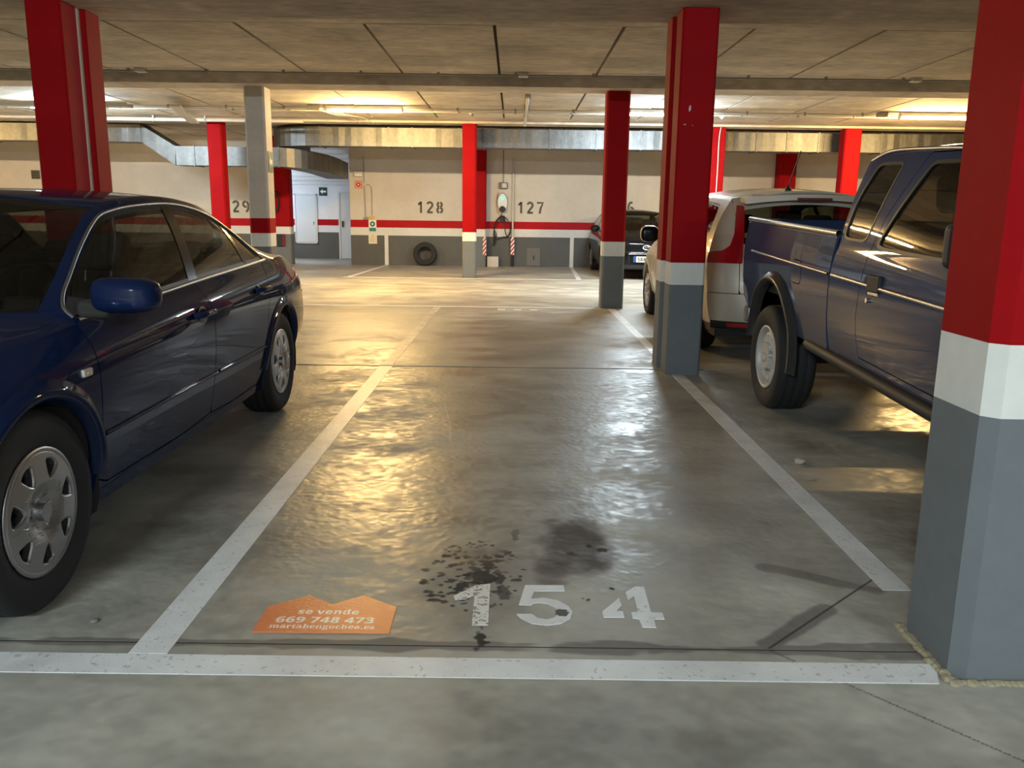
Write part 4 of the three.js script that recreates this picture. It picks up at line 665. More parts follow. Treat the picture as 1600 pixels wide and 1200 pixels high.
// ------------------------------------------------------------------ blue saloon (front towards +z)
{
  const car = thing('saloon_car', 'dark blue four-door saloon car parked beside bay 154', 'car', [-2.29, 0, -3.77]);
  const paintM = carPaint(0.005, 0.012, 0.045, 0.0, 0.5), glass = glassMat(0.33, 0.34, 0.31);
  const keys = [
    [[-2.35, 0.66, 0.30], [-2.0, 0.74, 0.25], [-1.0, 0.815, 0.21], [1.0, 0.815, 0.20], [1.8, 0.74, 0.22], [2.25, 0.5, 0.26]],
    [[-2.35, 0.70, 0.47], [-2.1, 0.80, 0.47], [-1.34, 0.872, 0.47], [0, 0.868, 0.465], [1.34, 0.872, 0.46], [1.9, 0.80, 0.46], [2.25, 0.55, 0.46]],
    [[-2.35, 0.68, 0.74], [-2.1, 0.79, 0.76], [-1.34, 0.876, 0.775], [0, 0.884, 0.755], [1.34, 0.872, 0.71], [1.9, 0.79, 0.63], [2.25, 0.55, 0.56]],
    [[-2.35, 0.60, 0.85], [-2.1, 0.70, 0.91], [-1.6, 0.775, 0.945], [-1.33, 0.80, 0.94], [0, 0.815, 0.895], [0.94, 0.80, 0.845], [1.34, 0.775, 0.80], [1.9, 0.68, 0.70], [2.25, 0.46, 0.61]],
    [[-2.35, 0.56, 0.87], [-2.1, 0.66, 0.925], [-1.75, 0.70, 0.955], [-1.5, 0.695, 0.985], [-1.25, 0.65, 1.075], [-1.0, 0.61, 1.19], [-0.7, 0.59, 1.265], [-0.3, 0.585, 1.292], [0.1, 0.59, 1.272], [0.3, 0.61, 1.225], [0.6, 0.665, 1.075], [0.9, 0.72, 0.90], [1.0, 0.735, 0.855], [1.34, 0.70, 0.825], [1.9, 0.60, 0.72], [2.25, 0.40, 0.625]],
    [[-2.35, 0, 0.905], [-2.1, 0, 0.955], [-1.75, 0, 0.97], [-1.55, 0, 1.005], [-1.25, 0, 1.135], [-1.0, 0, 1.245], [-0.7, 0, 1.30], [-0.3, 0, 1.322], [0.1, 0, 1.312], [0.3, 0, 1.295], [0.6, 0, 1.175], [0.9, 0, 1.02], [1.15, 0, 0.895], [1.34, 0, 0.875], [1.9, 0, 0.77], [2.25, 0, 0.66]],
  ];
  const L = new Loft(keys, -2.36, 2.26, 230), [ns, ng, nt] = L.n;
  const zr = (y) => -2.31 - 0.03 * Math.sin(clamp((y - 0.3) / 0.4, 0, 1) * Math.PI) + 0.12 * smooth(0.62, 0.95, y), zf = (y) => 2.22 - 0.16 * smooth(0.45, 0.7, y);
  const sideT = clip(clip(L.tris(0, ns + ng), (q) => zr(q[1]) + 0.2 - q[2]), (q) => q[2] - (zf(q[1]) - 0.35)), topT = clip(clip(L.tris(ns + ng, L.nv), capEdge(L, zr(0.95), -1, 0.2)), capEdge(L, zf(0.7), 1, 0.35, 3));
  const HF = 1.34, HR = -1.34, HY = 0.315;
  const archF = circle(HF, HY + 0.005, 0.345), archR = circle(HR, HY + 0.005, 0.345);
  const dlo = curve2([[0.925, 0.862], [0.9, 0.9], [0.79, 0.985], [0.64, 1.085], [0.48, 1.165], [0.33, 1.212], [0.12, 1.24], [-0.2, 1.258], [-0.42, 1.258], [-0.66, 1.235], [-0.88, 1.185], [-1.06, 1.095], [-1.17, 1.01], [-1.25, 0.955]], 4);
  const dloF = poly2([...dlo, [-1.23, 0.945], [-0.2, 0.912], [0.9, 0.858]]);
  const bf = [[-0.30, 0.8], [-0.02, 1.5]];          // the B-pillar leans with the doors
  const bAt = (y) => -0.09 - (y - 0.9) * 0.6;      // centre of the B-pillar, z at height y
  const cAt = (y) => -0.90 - (y - 0.93) * 0.1;     // bar between rear door glass and quarter glass
  const doorF = poly2([[0.98, 0.30], [0.98, 0.74], [0.965, 0.80], [0.945, 0.86], [0.945, 1.5], [-0.45, 1.5], [-0.09, 0.9], [-0.13, 0.76], [-0.15, 0.27], [0.2, 0.255], [0.9, 0.27]]);
  const doorR = poly2([[-0.15, 0.27], [-0.13, 0.76], [-0.09, 0.9], [-0.45, 1.5], [-1.0, 1.5], [-1.185, 0.95], [-1.05, 0.78], [-0.985, 0.6], [-0.975, 0.36], [-0.9, 0.265], [-0.5, 0.255]]);
  const capF = poly2([[2.4, 0.2], [2.4, 0.62], [1.72, 0.60], [1.66, 0.2]]);
  for (const mir of [false, true]) {
    const P = (name, fs, mat = paintM, th = 0.012, off = 0, T = sideT) => { let t = T; for (const f of fs) t = clip(t, f); return mesh(name, sheet(t, th, mir, off), mat, car); };
    const low = (q) => 0.255 + 0.0 * q[2] - q[1];
    P('front_door', [ins(doorF), inv(dloF, 0)]); P('rear_door', [ins(doorR), inv(dloF, 0), inv(archR, 0.0)]);
    P('front_wing', [inv(doorF), inv(doorR), inv(archF, 0), inv(dloF, 0), (q) => 0.5 - q[2], low, inv(capF)]);
    P('front_bumper_side', [ins(capF), inv(archF, 0)]);
    P('rear_wing', [inv(doorF), inv(doorR), inv(archR, 0), inv(dloF, 0), (q) => q[2] - 0.5, low]);
    P('sill', [inv(doorF), inv(doorR), inv(archF, 0), inv(archR, 0), (q) => q[1] - 0.252]);
    // glass and its frames
    const inner = (q) => dloF(q) + 0.02;
    P('front_window', [inner, (q) => bAt(q[1]) + 0.045 - q[2]], glass, 0.004, -0.006);
    P('rear_window', [inner, (q) => q[2] - bAt(q[1]) + 0.045, (q) => cAt(q[1]) + 0.022 - q[2]], glass, 0.004, -0.006);
    P('quarter_window', [inner, (q) => q[2] - cAt(q[1]) + 0.022], glass, 0.004, -0.006);
    P('window_frame', [ins(dloF, 0.0), (q) => -dloF(q) - 0.022], M.trim, 0.01, -0.004);
    P('door_pillar', [ins(dloF, 0.01), (q) => Math.abs(q[2] - bAt(q[1])) - 0.05], M.blackGloss, 0.01, -0.003);
    P('glass_bar', [ins(dloF, 0.01), (q) => Math.abs(q[2] - cAt(q[1])) - 0.024], M.blackGloss, 0.01, -0.003);
    mesh('window_chrome', merge([sideTube(L, dlo.filter((_, i) => i % 3 === 0), 0.007, 0.002, mir, 80), sideTube(L, [[0.925, 0.855], [0.4, 0.882], [-0.2, 0.91], [-0.8, 0.93], [-1.25, 0.945]], 0.009, 0.003, mir, 40)]), M.satin, car);
    mesh('rubbing_strip', merge([sideTube(L, [[-0.16, 0.468], [0.2, 0.466], [0.6, 0.464], [0.96, 0.462]], 0.008, 0.001, mir), sideTube(L, [[-0.2, 0.468], [-0.6, 0.47], [-0.955, 0.47]], 0.008, 0.001, mir)]), paintM, car);
    for (const hz of [HF, HR]) mesh('wheel_arch', archLip(L, hz, HY + 0.005, 0.345, 0.02, 3.12, 0.06, 0.02, mir), paintM, car);
    for (const [hz, hy] of [[0.02, 0.775], [-0.9, 0.805]]) {
      const x = (mir ? -1 : 1) * L.sideX(hz, hy), h = partGroup('door_handle', car); h.position.set(x, hy, hz);
      const s = mir ? -1 : 1;
      mesh('grip', tube([[s * 0.0, -0.005, 0.1], [s * 0.034, 0, 0.07], [s * 0.04, 0.002, 0], [s * 0.034, 0, -0.07], [s * 0.0, -0.005, -0.1]], 0.014, 20, 8), paintM, h);
      const c = new THREE.SphereGeometry(0.06, 14, 8); c.scale(0.08, 0.7, 1.0); mesh('recess', c.translate(s * 0.003, -0.012, 0), M.blackGloss, h);
    }
    const s = mir ? -1 : 1, mr = partGroup('door_mirror', car); mr.position.set(s * 0.865, 0.925, 0.91);
    const hg = new THREE.SphereGeometry(0.13, 28, 18), hp = hg.attributes.position;
    for (let i = 0; i < hp.count; i++) { const x = hp.getX(i) / 0.13, y = hp.getY(i) / 0.13, z = hp.getZ(i) / 0.13; const e = (v, q) => Math.sign(v) * Math.pow(Math.abs(v), q); hp.setXYZ(i, s * (0.1 + 0.115 * e(x, 0.62)), 0.018 + 0.068 * e(y, 0.6) * (1 - 0.18 * (x + 1) * 0.5), z > 0 ? 0.085 * e(z, 0.8) : 0.035 * e(z, 0.5)); }
    if (mir) hg.index.array.reverse(); hg.computeVertexNormals(); mesh('housing', hg, paintM, mr);
    mesh('foot', rbox(s > 0 ? -0.06 : -0.05, s > 0 ? 0.05 : 0.06, -0.06, 0.0, -0.03, 0.05, 0.02), M.lining, mr);
    mesh('mirror_glass', new THREE.BoxGeometry(0.17, 0.085, 0.004).translate(s * 0.1, 0.018, -0.036), M.chrome, mr);
    P('mirror_base', [poly2([[0.93, 0.866], [0.86, 0.93], [0.75, 0.90], [0.72, 0.875]])], M.lining, 0.01, 0.004);
    const li = partGroup('side_indicator', car); li.position.set(s * (L.sideX(1.07, 0.70) + 0.004), 0.70, 1.07); mesh('lens', rbox(-0.008, 0.008, -0.014, 0.014, -0.03, 0.03, 0.007), M.lens, li); mesh('bulb', new THREE.SphereGeometry(0.007, 8, 6).translate(s * 0.008, 0, 0.008), std(lin(0.5, 0.25, 0.06), 0.3), li);
    wheel(car, [s * 0.755, HY, HF], HY, 0.195, 0.205, 'seven', M.satin, s); wheel(car, [s * 0.755, HY, HR], HY, 0.195, 0.205, 'seven', M.satin, s);
    for (const hz of [HF, HR]) { const ww = well(hz, HY + 0.005, 0.352, 0.5, 0.85); if (mir) ww.scale(-1, 1, 1); mesh('wheel_well', ww, M.lining, car); }
    // tail light on the rear wing
    P('tail_light_side', [poly2([[-2.2, 0.70], [-2.2, 0.87], [-1.93, 0.855], [-1.9, 0.79], [-2.0, 0.70]])], M.tailRed, 0.01, 0.002);
  }
  // inner skin: door cards and headlining, dark, with the window openings
  const both = (T, fs, name, mat, off, th = 0) => { let t = T; for (const f of fs) t = clip(t, f); if (/pillar|cards|lining_side/.test(name)) for (const m of [false, true]) mesh(name, sheet(t, th, m, off), mat, car); else mesh(name, merge([sheet(t, th, false, off), sheet(t, th, true, off)]), mat, car); };
  both(sideT, [(q) => -dloF(q) - 0.03, inv(archF, 0), inv(archR, 0), (q) => 0.26 - q[1]], 'door_cards', M.lining, -0.03);
  // bonnet, windscreen, roof, rear screen, boot lid
  const ws = (q) => { const x = Math.abs(q[0]); return x; };
  const wsBase = (q) => 1.16 - 0.26 * (q[0] / 0.74) ** 2, wsTop = (q) => 0.345 - 0.07 * (q[0] / 0.6) ** 2, rsTop = (q) => -0.95 + 0.06 * (q[0] / 0.6) ** 2, rsBase = (q) => -1.56 + 0.12 * (q[0] / 0.7) ** 2;
  const pillarIn = (q) => Math.abs(q[0]) - (L.key(4, q[2])[0] - 0.055);
  both(topT, [(q) => wsBase(q) + 0.02 - q[2]], 'bonnet', paintM, 0, 0.012);
  both(topT, [(q) => wsTop(q) - q[2], (q) => q[2] - wsBase(q), pillarIn], 'windscreen', glass, -0.004, 0);
  both(topT, [(q) => q[2] - wsBase(q) - 0.018, (q) => wsTop(q) - q[2], (q) => -pillarIn(q)], 'windscreen_pillar', paintM, 0, 0.012);
  both(topT, [(q) => q[2] - wsTop(q), (q) => rsTop(q) - q[2]], 'roof', paintM, 0, 0.012);
  both(topT, [(q) => q[2] - rsTop(q), (q) => rsBase(q) - q[2], pillarIn], 'rear_screen', glass, -0.004, 0);
  both(topT, [(q) => q[2] - rsTop(q), (q) => rsBase(q) - q[2], (q) => -pillarIn(q)], 'rear_pillar', paintM, 0, 0.012);
  both(topT, [(q) => q[2] - rsBase(q) + 0.006], 'boot_lid', paintM, 0, 0.012);
  both(topT, [(q) => q[2] - wsTop(q) - 0.02, (q) => rsTop(q) - 0.02 - q[2]], 'headlining', M.lining, -0.025);
  both(topT, [(q) => wsTop(q) - 0.02 - q[2], (q) => q[2] - wsBase(q), (q) => -pillarIn(q)], 'pillar_lining', M.lining, -0.02);
  const rear = capTris(L, zr, -1, 0.95, 0.2), front = capTris(L, zf, 1, 0.7, 0.35, 44, 26, 0, 3);
  const R2 = (name, T, fs, mat, off = 0, th = 0.01) => { let t = T; for (const f of fs) t = clip(t, f); return mesh(name, sheet(t, th, false, off), mat, car); };
  const tl = (q) => Math.max(0.68 - q[1], q[1] - 0.87, 0.42 - Math.abs(q[0]));
  R2('rear_panel', rear, [(q) => 0.6 - q[1], (q) => -tl(q)], paintM); R2('rear_bumper', rear, [(q) => q[1] - 0.594], paintM); R2('tail_light', rear, [tl], M.tailRed, 0.002);
  R2('number_plate', rear, [(q) => Math.max(0.66 - q[1], q[1] - 0.76, Math.abs(q[0]) - 0.26)], std(lin(0.7, 0.7, 0.68), 0.4), 0.006);
  R2('front_bumper', front, [(q) => q[1] - 0.5], paintM); const hl = (q) => Math.max(0.5 - q[1], q[1] - 0.63, 0.33 - Math.abs(q[0])); R2('headlight', front, [hl], M.lens, 0.002); R2('grille', front, [(q) => Math.max(0.5 - q[1], Math.abs(q[0]) - 0.31)], M.trim, -0.004); R2('front_panel', front, [(q) => Math.max(0.5 - q[1], 0.31 - Math.abs(q[0])), (q) => -hl(q)], paintM);
  // cabin
  for (const x of [-0.36, 0.36]) seatGroup(car, x, 0.42, 0.02, 0.5);
  const bench = partGroup('rear_bench', car); const bb = rbox(-0.58, 0.58, 0, 0.48, -0.07, 0.07, 0.05); bb.rotateX(-0.35); bb.translate(0, 0.46, -0.98); mesh('backrest', bb, M.seat, bench); for (const x of [-0.34, 0.34]) mesh('headrest', rbox(x - 0.12, x + 0.12, 0.93, 1.05, -1.22, -1.14, 0.035), M.seat, bench);
  mesh('parcel_shelf', box(-0.62, 0.62, 0.885, 0.9, -1.5, -1.12), M.lining, car); mesh('cabin_floor', box(-0.75, 0.75, 0.2, 0.26, -1.7, 1.5), M.lining, car);
  mesh('dashboard', rbox(-0.68, 0.68, 0.55, 0.86, 0.62, 1.05, 0.06, 3), M.lining, car);
  const sw = partGroup('steering_wheel', car); sw.position.set(0.36, 0.84, 0.5); sw.rotation.x = -0.4; mesh('ring', new THREE.TorusGeometry(0.185, 0.014, 8, 36), M.blackGloss, sw); mesh('hub', rbox(-0.08, 0.08, -0.06, 0.05, -0.02, 0.02, 0.02), M.trim, sw);
  const rm = partGroup('rear_view_mirror', car); rm.position.set(0, 1.17, 0.4); mesh('case', rbox(-0.11, 0.11, -0.03, 0.03, -0.012, 0.02, 0.012), M.trim, rm); mesh('stalk', cyl([0, 0.02, 0.01], [0, 0.075, 0.04], 0.008, 6), M.trim, rm);
  mesh('underbody', box(-0.7, 0.7, 0.17, 0.21, -2.1, 1.95), M.lining, car);
}
// ------------------------------------------------------------------ blue pickup (front towards +z, tail up)
{
  const car = thing('pickup_truck', 'old dark blue pickup truck with silver steel wheels beside bay 154', 'pickup truck', [2.50, 0, -5.38]);
  const paintM = carPaint(0.032, 0.052, 0.115, 0.1, 0.45), glass = glassMat(0.3, 0.27, 0.22), SL = 0.04, steelM = std(lin(0.5, 0.49, 0.47), 0.5, 0.15);
  const sl = (pts) => pts.map(([z, y]) => [z, y - SL * z]), slK = (keys) => keys.map((k) => k.map(([z, x, y]) => [z, x, y - SL * z]));
  const HY = 0.338, HR = 0, HF = 2.95;
  // cargo bed
  const LB = new Loft(slK([
    [[-0.80, 0.79, 0.60], [-0.6, 0.805, 0.57], [0.95, 0.805, 0.56]], [[-0.80, 0.815, 0.74], [0.95, 0.825, 0.74]], [[-0.80, 0.82, 0.98], [0.95, 0.83, 0.98]], [[-0.80, 0.80, 1.165], [0.95, 0.805, 1.172]],
    [[-0.80, 0.775, 1.19], [0.95, 0.775, 1.19]], [[-0.80, 0, 1.19], [0.95, 0, 1.19]]]), -0.84, 0.945, 90, { bulge: 0.012, glass: 6, top: 2 });
  const [bs, bg] = LB.n, zr = (y) => -0.80 - 0.0 * y;
  const bedT = clip(LB.tris(0, bs + bg), (q) => zr(q[1]) + 0.05 - q[2]);
  const arch = circle(HR, 0.40, 0.43), tailCut = poly2([[-1, 0.2], [-0.3, 0.2], [-0.42, 0.52], [-0.62, 0.60], [-0.72, 0.66], [-1, 0.72]]);
  // cab
  const LC = new Loft(slK([
    [[0.9, 0.80, 0.58], [2.4, 0.80, 0.55], [3.3, 0.78, 0.55], [3.75, 0.70, 0.58]], [[0.9, 0.825, 0.74], [3.2, 0.83, 0.74], [3.75, 0.74, 0.74]], [[0.9, 0.83, 0.98], [3.2, 0.835, 0.98], [3.75, 0.76, 0.96]],
    [[0.9, 0.795, 1.145], [2.4, 0.80, 1.145], [3.2, 0.79, 1.12], [3.75, 0.72, 1.06]],
    [[0.9, 0.672, 1.54], [1.0, 0.667, 1.575], [1.15, 0.66, 1.60], [1.9, 0.66, 1.605], [2.1, 0.675, 1.56], [2.4, 0.735, 1.36], [2.68, 0.785, 1.17], [3.2, 0.75, 1.13], [3.75, 0.66, 1.08]],
    [[0.9, 0, 1.57], [1.0, 0, 1.615], [1.2, 0, 1.645], [1.95, 0, 1.65], [2.15, 0, 1.60], [2.4, 0, 1.43], [2.8, 0, 1.19], [3.2, 0, 1.17], [3.75, 0, 1.11]]]), 0.965, 3.76, 230, { bulge: 0.012, glass: 26 });
  const [cs, cg] = LC.n, zf = () => 3.72, cabT = clip(LC.tris(0, cs + cg), (q) => q[2] - 3.62), cabTop = clip(LC.tris(cs + cg, LC.nv), capEdge(LC, 3.72, 1, 0.12));
  const archF = circle(HF, 0.36, 0.43);
  const qwin = poly2(roundPoly(sl([[0.995, 1.165], [1.01, 1.36], [1.10, 1.55], [1.39, 1.55], [1.35, 1.40], [1.29, 1.165]]), 4, 0.22));
  const dwin = poly2(roundPoly(sl([[1.40, 1.145], [1.50, 1.32], [1.66, 1.55], [2.04, 1.55], [2.36, 1.30], [2.46, 1.145]]), 4, 0.14));
  const door = poly2(sl([[1.36, 0.62], [1.335, 0.80], [1.36, 0.98], [1.36, 1.13], [1.42, 1.30], [1.60, 1.585], [2.08, 1.585], [2.45, 1.31], [2.52, 1.12], [2.52, 0.62]]));
  for (const mir of [false, true]) {
    const s = mir ? -1 : 1;
    const P = (name, T, fs, mat = paintM, th = 0.014, off = 0) => { let t = T; for (const f of fs) t = clip(t, f); return mesh(name, sheet(t, th, mir, off), mat, car); };
    const flap = poly2(roundPoly([[0.335, 0.855], [0.335, 0.99], [0.505, 0.985], [0.505, 0.85]], 3, 0.2)); P('bed_side', bedT, [inv(arch, 0), inv(tailCut, 0), inv(flap)]); P('fuel_flap', bedT, [ins(flap)], paintM, 0.012, 0.002);
    P('cab_door', cabT, [ins(door), inv(dwin, 0)]); P('cab_side', cabT, [inv(door), inv(qwin, 0), (q) => q[2] - 2.3]); P('front_wing', cabT, [inv(door), (q) => 2.3 - q[2], inv(archF, 0)]);
    P('quarter_window', cabT, [ins(qwin, 0.012)], glass, 0.004, -0.006); P('door_window', cabT, [ins(dwin, 0.014)], glass, 0.004, -0.006);
    P('window_seal', cabT, [ins(qwin, 0), (q) => -qwin(q) - 0.014], M.trim, 0.012, 0.002); P('window_seal', cabT, [ins(dwin, 0), (q) => -dwin(q) - 0.016], M.trim, 0.012, 0.002);
    P('cab_lining', cabT, [inv(qwin, 0), inv(dwin, 0), inv(archF, 0)], M.lining, 0, -0.03);
    mesh('side_trim', merge([sideTube(LB, sl([[-0.55, 0.98], [0, 0.98], [0.5, 0.98], [0.93, 0.98]]), 0.008, 0.002, mir), sideTube(LC, sl([[0.99, 0.98], [1.4, 0.98], [2.0, 0.98], [2.7, 0.98]]), 0.012, 0.0, mir)]), M.satin, car);
    mesh('bed_rail', merge([tube(sl([[-0.76, 1.19], [0, 1.19], [0.93, 1.19]]).map(([z, y]) => [s * 0.79, y, z]), 0.017, 12, 8)]), M.satin, car);
    mesh('wheel_flare', archLip(LB, HR, 0.40, 0.43, -0.2, 3.1, 0.065, 0.045, mir), std(lin(0.03, 0.03, 0.03), 0.28), car); mesh('wheel_flare', archLip(LC, HF, 0.36, 0.43, 0.1, 3.2, 0.065, 0.045, mir), std(lin(0.03, 0.03, 0.03), 0.28), car);
    P('bed_lining', bedT, [inv(arch, 0), inv(tailCut, 0)], M.lining, 0, -0.014);
    const h = partGroup('door_handle', car); const hx = LC.sideX(1.52, 0.9); h.position.set(s * hx, 0.905, 1.53); mesh('plate', rbox(-0.012, 0.012, -0.01, 0.07, -0.075, 0.06, 0.01), M.black, h); mesh('paddle', rbox(-0.004, 0.034, -0.03, 0.016, -0.08, 0.05, 0.012), M.chrome, h); mesh('lock', cyl([0, -0.05, -0.06], [s * 0.012, -0.05, -0.06], 0.012, 10), M.chrome, h);
    const mr = partGroup('door_mirror', car); mr.position.set(s * 0.83, 1.08, 2.44); mesh('housing', rbox(s > 0 ? 0.02 : -0.17, s > 0 ? 0.17 : -0.02, -0.02, 0.14, -0.03, 0.05, 0.03), M.black, mr); mesh('arm', rbox(-0.05, 0.05, -0.02, 0.03, -0.02, 0.03, 0.01), M.black, mr);
    wheel(car, [s * 0.735, HY, HR], HY, 0.2, 0.24, 'steel', steelM, s); wheel(car, [s * 0.735, HY, HF], HY, 0.2, 0.24, 'steel', steelM, s);
    for (const [hz, wy] of [[HR, 0.40], [HF, 0.36]]) { const ww = well(hz, wy, 0.445, 0.52, 0.79, 0.5); if (mir) ww.scale(-1, 1, 1); mesh('wheel_well', ww, M.lining, car); }
    mesh('sill_tube', tube([[s * 0.79, 0.55 - 0.03, 0.62], [s * 0.8, 0.50, 1.2], [s * 0.8, 0.46, 2.2], [s * 0.79, 0.45, 2.45]], 0.035, 20, 8), M.black, car);
  }
  const both = (T, fs, name, mat, off, th = 0.012) => { let t = T; for (const f of fs) t = clip(t, f); if (/pillar|cards|lining_side/.test(name)) for (const m of [false, true]) mesh(name, sheet(t, th, m, off), mat, car); else mesh(name, merge([sheet(t, th, false, off), sheet(t, th, true, off)]), mat, car); };
  const wsT = (q) => 2.12 - 0.03 * q[0] * q[0], wsB = (q) => 2.76 - 0.12 * (q[0] / 0.78) ** 2, pin = (q) => Math.abs(q[0]) - (LC.key(4, q[2])[0] - 0.045);
  both(cabTop, [(q) => q[2] - wsT(q)], 'cab_roof', paintM, 0); both(cabTop, [(q) => q[2] - wsT(q)], 'headlining', M.lining, -0.03, 0);
  both(cabTop, [(q) => wsT(q) - q[2], (q) => q[2] - wsB(q), pin], 'windscreen', glass, -0.004, 0); both(cabTop, [(q) => wsT(q) - q[2], (q) => q[2] - wsB(q), (q) => -pin(q)], 'windscreen_pillar', paintM, 0); both(cabTop, [(q) => wsB(q) + 0.01 - q[2]], 'bonnet', paintM, 0);
  for (const s of [-1, 1]) mesh('roof_gutter', tube(sl([[0.99, 1.56], [1.15, 1.598], [1.6, 1.602], [2.0, 1.59]]).map(([z, y]) => [s * (LC.key(4, z)[0] + 0.006), y, z]), 0.009, 20, 6), M.satin, car);
  // cab back wall with its window, tailgate, bed floor and inner walls
  { const zc = 0.972, S = LC.section(zc), half = S.map(([x, y]) => new THREE.Vector2(x, y)), shp = new THREE.Shape([...half, ...S.slice(0, -1).reverse().map(([x, y]) => new THREE.Vector2(-x, y))]);
    const win = [[-0.52, 1.2], [0.52, 1.2], [0.48, 1.45], [-0.48, 1.45]]; shp.holes.push(new THREE.Path(win.map(([x, y]) => new THREE.Vector2(x, y))));
    mesh('cab_back', new THREE.ExtrudeGeometry(shp, { depth: 0.02, bevelEnabled: false }).translate(0, 0, zc - 0.01), paintM, car);
    mesh('back_window', new THREE.ShapeGeometry(new THREE.Shape(win.map(([x, y]) => new THREE.Vector2(x, y)))).translate(0, 0, zc), glass, car); }
  const tail = capTris(LB, zr, -1, 1.2, 0.05, 30, 16, 0.05); const tlR = (q) => Math.max(0.80 - q[1], q[1] - 1.1, 0.68 - Math.abs(q[0]));
  { let t = clip(tail, (q) => -tlR(q)); mesh('tailgate', sheet(t, 0.03, false), paintM, car); mesh('tail_light', sheet(clip(tail, tlR), 0.02, false, 0.004), M.tailRed, car); }
  mesh('bed_liner', merge([box(-0.76, 0.76, 0.74, 0.77, -0.76, 0.92), box(-0.775, -0.745, 0.74, 1.17, -0.76, 0.92), box(0.745, 0.775, 0.74, 1.17, -0.76, 0.92), box(-0.75, 0.75, 0.74, 1.13, 0.9, 0.925)]), M.lining, car);
  mesh('rear_bumper', rbox(-0.75, 0.75, 0.46, 0.58, -0.93, -0.82, 0.02), M.satin, car);
  const front = capTris(LC, zf, 1, 1.0, 0.12, 30, 16, 0.02); mesh('front_panel', sheet(clip(front, (q) => -Math.max(0.75 - q[1], q[1] - 0.93, Math.abs(q[0]) - 0.7)), 0.02, false), paintM, car); mesh('grille', sheet(clip(front, (q) => Math.max(0.75 - q[1], q[1] - 0.93, Math.abs(q[0]) - 0.45)), 0.02, false), M.trim, car); mesh('headlight', sheet(clip(front, (q) => Math.max(0.75 - q[1], q[1] - 0.93, 0.45 - Math.abs(q[0]), Math.abs(q[0]) - 0.7)), 0.02, false), M.lens, car); mesh('front_bumper', rbox(-0.78, 0.78, 0.38, 0.5, 3.68, 3.82, 0.03), M.satin, car);
  mesh('chassis', merge([box(-0.45, -0.37, 0.4, 0.52, -0.8, 3.6), box(0.37, 0.45, 0.4, 0.52, -0.8, 3.6), box(-0.3, 0.3, 0.34, 0.5, 0.9, 2.9), cyl([-0.7, 0.338, 0], [0.7, 0.338, 0], 0.04, 10), cyl([-0.7, 0.338, 2.95], [0.7, 0.338, 2.95], 0.04, 10), box(0.5, 0.62, 0.3, 0.5, 0.62, 0.8), cyl([0.52, 0.36, 0.3], [0.52, 0.36, 2.0], 0.03, 8)]), M.black, car);
  mesh('cab_floor', box(-0.76, 0.76, 0.5, 0.56, 1.0, 3.3), M.lining, car); mesh('dashboard', rbox(-0.72, 0.72, 0.8, 1.08, 2.3, 2.65, 0.05), M.lining, car);
  for (const x of [-0.38, 0.38]) seatGroup(car, x, 0.72, 1.5, 0.5, -0.2);
}
